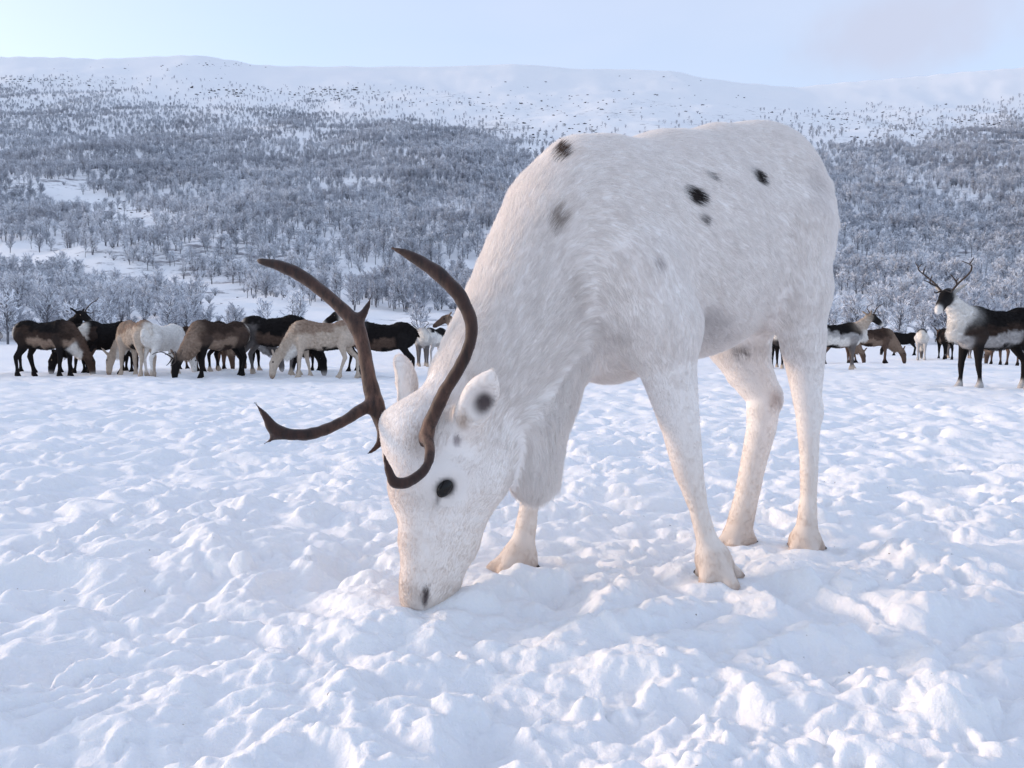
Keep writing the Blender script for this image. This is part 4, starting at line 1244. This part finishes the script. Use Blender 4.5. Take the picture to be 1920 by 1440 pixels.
def plant_wood():
    g = np.random.default_rng(55)
    n = 88000
    y = np.sqrt(g.uniform(89.0 ** 2, 840.0 ** 2, n)); x = g.uniform(-1.15, 1.15, n) * y
    z = ground_z(x, y, np.full(n, 1.0))
    V = np.column_stack([x, y, z])
    px, py = project(V)
    keep = g.random(n) < wood_density(px, py)
    V, px, py = V[keep], px[keep], py[keep]
    n = len(V)
    tl_fac = smooth(170, 330, py)
    h = g.normal(5.2, 0.9, n) * (0.55 + 0.45 * tl_fac)
    shrub = (g.random(n) < np.where(py > 590, 0.55, np.where(V[:, 1] < 230, 0.22, 0.06)))
    h = np.where(shrub, g.uniform(1.3, 2.6, n), h)
    h = np.clip(h, 1.0, 8.0)
    var = np.where(shrub, N_BIRCH + g.integers(0, N_SHRUB, n), g.integers(0, N_BIRCH, n))
    rot = g.uniform(0, 6.283, n)
    size = h / V[:, 1]
    hidden = ((px > 900) & (px < 1545)) | (px < -20) | (px > 1940)
    order = np.argsort(-np.where(hidden, 0, size))
    single = np.zeros(n, bool)
    for want, kind in ((215, False), (85, True)):
        pick = [i for i in order if shrub[i] == kind][:want]
        single[pick] = True
    for i in np.nonzero(single)[0]:
        t, c, j = PROTO[int(var[i])]
        e = bpy.data.objects.new('frosted_shrub' if shrub[i] else 'birch_tree', None)
        COL.objects.link(e)
        e.location = V[i]; e.rotation_euler = (0, 0, float(rot[i])); e.scale = (float(h[i]),) * 3
        if shrub[i]:
            size_ = 'low' if h[i] < 1.7 else ('rounded' if h[i] < 2.1 else 'tall bushy')
            tag(e, '%s frosted shrub with many thin stems %s' % (size_, zone(px[i], py[i])), 'shrub', 'frosted shrubs at the foot of the hill')
        else:
            tall = 'tall' if h[i] > 6.3 else ('small' if h[i] < 5.0 else 'mid-sized')
            stem = {1: 'single-stemmed', 2: 'two-stemmed', 3: 'three-stemmed'}[STEMS[int(var[i])]]
            tag(e, '%s %s birch white with frost %s' % (tall, stem, zone(px[i], py[i])), 'tree', 'frosted birches on the lower slope')
        for nm, me in (('trunk', t), ('crown', c)):
            o = bpy.data.objects.new(nm, me); COL.objects.link(o); o.parent = e
    m = ~single
    me = bpy.data.meshes.new('birch_wood')
    me.vertices.add(int(m.sum())); me.vertices.foreach_set('co', V[m].astype(np.float32).ravel())
    for nm, typ, val in (('variant', 'INT', var[m].astype(np.int32)), ('turn', 'FLOAT', rot[m].astype(np.float32)), ('tall', 'FLOAT', h[m].astype(np.float32))):
        a = me.attributes.new(nm, typ, 'POINT'); a.data.foreach_set('value', val)
    wood = obj('birch_wood', me)
    tag(wood, 'dense grey-blue wood of frosted birches covering the hillside', 'wood', kind='stuff')
    store = bpy.data.collections.new('wood_trees')
    for i, (t, c, j) in enumerate(PROTO):
        store.objects.link(bpy.data.objects.new('wood_tree_%02d' % i, j))
    ng = bpy.data.node_groups.new('plant_trees', 'GeometryNodeTree')
    ng.interface.new_socket('Geometry', in_out='INPUT', socket_type='NodeSocketGeometry')
    ng.interface.new_socket('Geometry', in_out='OUTPUT', socket_type='NodeSocketGeometry')
    gi, go = ng.nodes.new('NodeGroupInput'), ng.nodes.new('NodeGroupOutput')
    ci = ng.nodes.new('GeometryNodeCollectionInfo'); ci.inputs[0].default_value = store
    ci.inputs['Separate Children'].default_value = True; ci.inputs['Reset Children'].default_value = True
    ip = ng.nodes.new('GeometryNodeInstanceOnPoints'); ip.inputs['Pick Instance'].default_value = True
    def attr(nm, typ):
        k = ng.nodes.new('GeometryNodeInputNamedAttribute'); k.data_type = typ; k.inputs['Name'].default_value = nm
        return k.outputs['Attribute']
    cx = ng.nodes.new('ShaderNodeCombineXYZ')
    er = ng.nodes.new('FunctionNodeEulerToRotation')
    ng.links.new(attr('turn', 'FLOAT'), cx.inputs['Z']); ng.links.new(cx.outputs[0], er.inputs[0])
    ng.links.new(gi.outputs[0], ip.inputs['Points']); ng.links.new(ci.outputs[0], ip.inputs['Instance'])
    ng.links.new(attr('variant', 'INT'), ip.inputs['Instance Index'])
    ng.links.new(er.outputs[0], ip.inputs['Rotation']); ng.links.new(attr('tall', 'FLOAT'), ip.inputs['Scale'])
    ng.links.new(ip.outputs[0], go.inputs[0])
    md = wood.modifiers.new('plant_trees', 'NODES'); md.node_group = ng
    print('trees', n, 'single', int(single.sum()))

plant_wood()

# ------------------------------------------------------------------ dark rocks breaking through the snow of the upper slope
def scatter_rocks():
    g = np.random.default_rng(77)
    spots = []
    def cluster(cx, cy, a, b, n, s):
        for _ in range(n):
            spots.append((cx + g.normal(0, a), cy + g.normal(0, b), s * g.uniform(0.4, 1.3)))
    cluster(440, 172, 40, 7, 45, 2.6); cluster(600, 178, 60, 7, 55, 2.2); cluster(660, 175, 40, 6, 35, 2.6); cluster(410, 122, 45, 3, 35, 1.8)
    cluster(880, 190, 120, 14, 60, 1.8); cluster(1030, 205, 90, 16, 60, 2.0); cluster(250, 145, 120, 14, 40, 1.5); cluster(1050, 250, 60, 12, 60, 2.2)
    cluster(1200, 190, 120, 18, 60, 1.8); cluster(1640, 225, 80, 12, 75, 2.0); cluster(1680, 255, 50, 8, 45, 2.2); cluster(1850, 215, 60, 14, 60, 2.2); cluster(1860, 240, 60, 10, 50, 2.0)
    cluster(1790, 235, 60, 12, 45, 2.0); cluster(1550, 232, 60, 12, 40, 1.8); cluster(180, 393, 60, 12, 45, 1.2); cluster(60, 152, 50, 4, 50, 2.2); cluster(170, 158, 40, 4, 30, 2.0)
    cluster(140, 485, 80, 8, 12, 0.6); cluster(420, 565, 100, 8, 14, 0.5); cluster(600, 640, 300, 5, 30, 0.35)
    ys = np.geomspace(85, 1050, 420)
    base = ellipsoid_mesh('rock', np.zeros(3), np.eye(3), (1, 1, 1), 7, 5)
    bv = np.empty(len(base.vertices) * 3); base.vertices.foreach_get('co', bv); bv = bv.reshape(-1, 3)
    bf = [tuple(p.vertices) for p in base.polygons]
    VV, FF = [], []
    for px, py, s in spots:
        d = ray(px, py)
        gz = ground_z(d[0] * ys, ys, np.full(len(ys), 1.0))
        lz = CAM_H + d[2] * ys
        hit = np.nonzero(gz > lz)[0]
        if len(hit) == 0:
            continue
        k = hit[0]
        p = np.array((d[0] * ys[k], ys[k], gz[k]))
        s *= 0.36
        st = np.array((s * g.uniform(0.8, 2.4), s * g.uniform(0.6, 1.1), s * g.uniform(0.3, 0.8)))
        v = bv * st * (1 + g.normal(0, 0.16, (len(bv), 1)))
        a = g.uniform(-0.5, 0.5); c_, s_ = math.cos(a), math.sin(a)
        v = np.column_stack([v[:, 0] * c_ - v[:, 1] * s_, v[:, 0] * s_ + v[:, 1] * c_, v[:, 2] + v[:, 0] * g.normal(0, 0.15)])
        o = len(VV)
        VV += [tuple(q) for q in (v + p + np.array((0, 0, st[2] * 0.25)))]
        FF += [tuple(i + o for i in f) for f in bf]
    me = bpy.data.meshes.new('scattered_rocks')
    me.from_pydata(VV, [], FF); me.update()
    m, nt, b, out = material('snowy_rock')
    geo = node(nt, 'ShaderNodeNewGeometry')
    sep = node(nt, 'ShaderNodeSeparateXYZ'); nt.links.new(geo.outputs['Normal'], sep.inputs[0])
    n1 = node(nt, 'ShaderNodeTexNoise', Scale=0.8, Detail=3.0); nt.links.new(geo.outputs['Position'], n1.inputs['Vector'])
    ad = node(nt, 'ShaderNodeMath', operation='ADD'); nt.links.new(sep.outputs['Z'], ad.inputs[0]); nt.links.new(n1.outputs['Fac'], ad.inputs[1])
    mr = node(nt, 'ShaderNodeMapRange'); mr.inputs[1].default_value = 1.05; mr.inputs[2].default_value = 1.25
    nt.links.new(ad.outputs[0], mr.inputs[0])
    nt.links.new(mix_color(nt, mr.outputs[0], (0.045, 0.042, 0.048), (0.85, 0.86, 0.88)), b.inputs['Base Color'])
    b.inputs['Roughness'].default_value = 0.9
    tag(obj('scattered_rocks', me, m), 'dark rocks breaking through the snow along the upper slope', 'rocks', kind='stuff')

scatter_rocks()
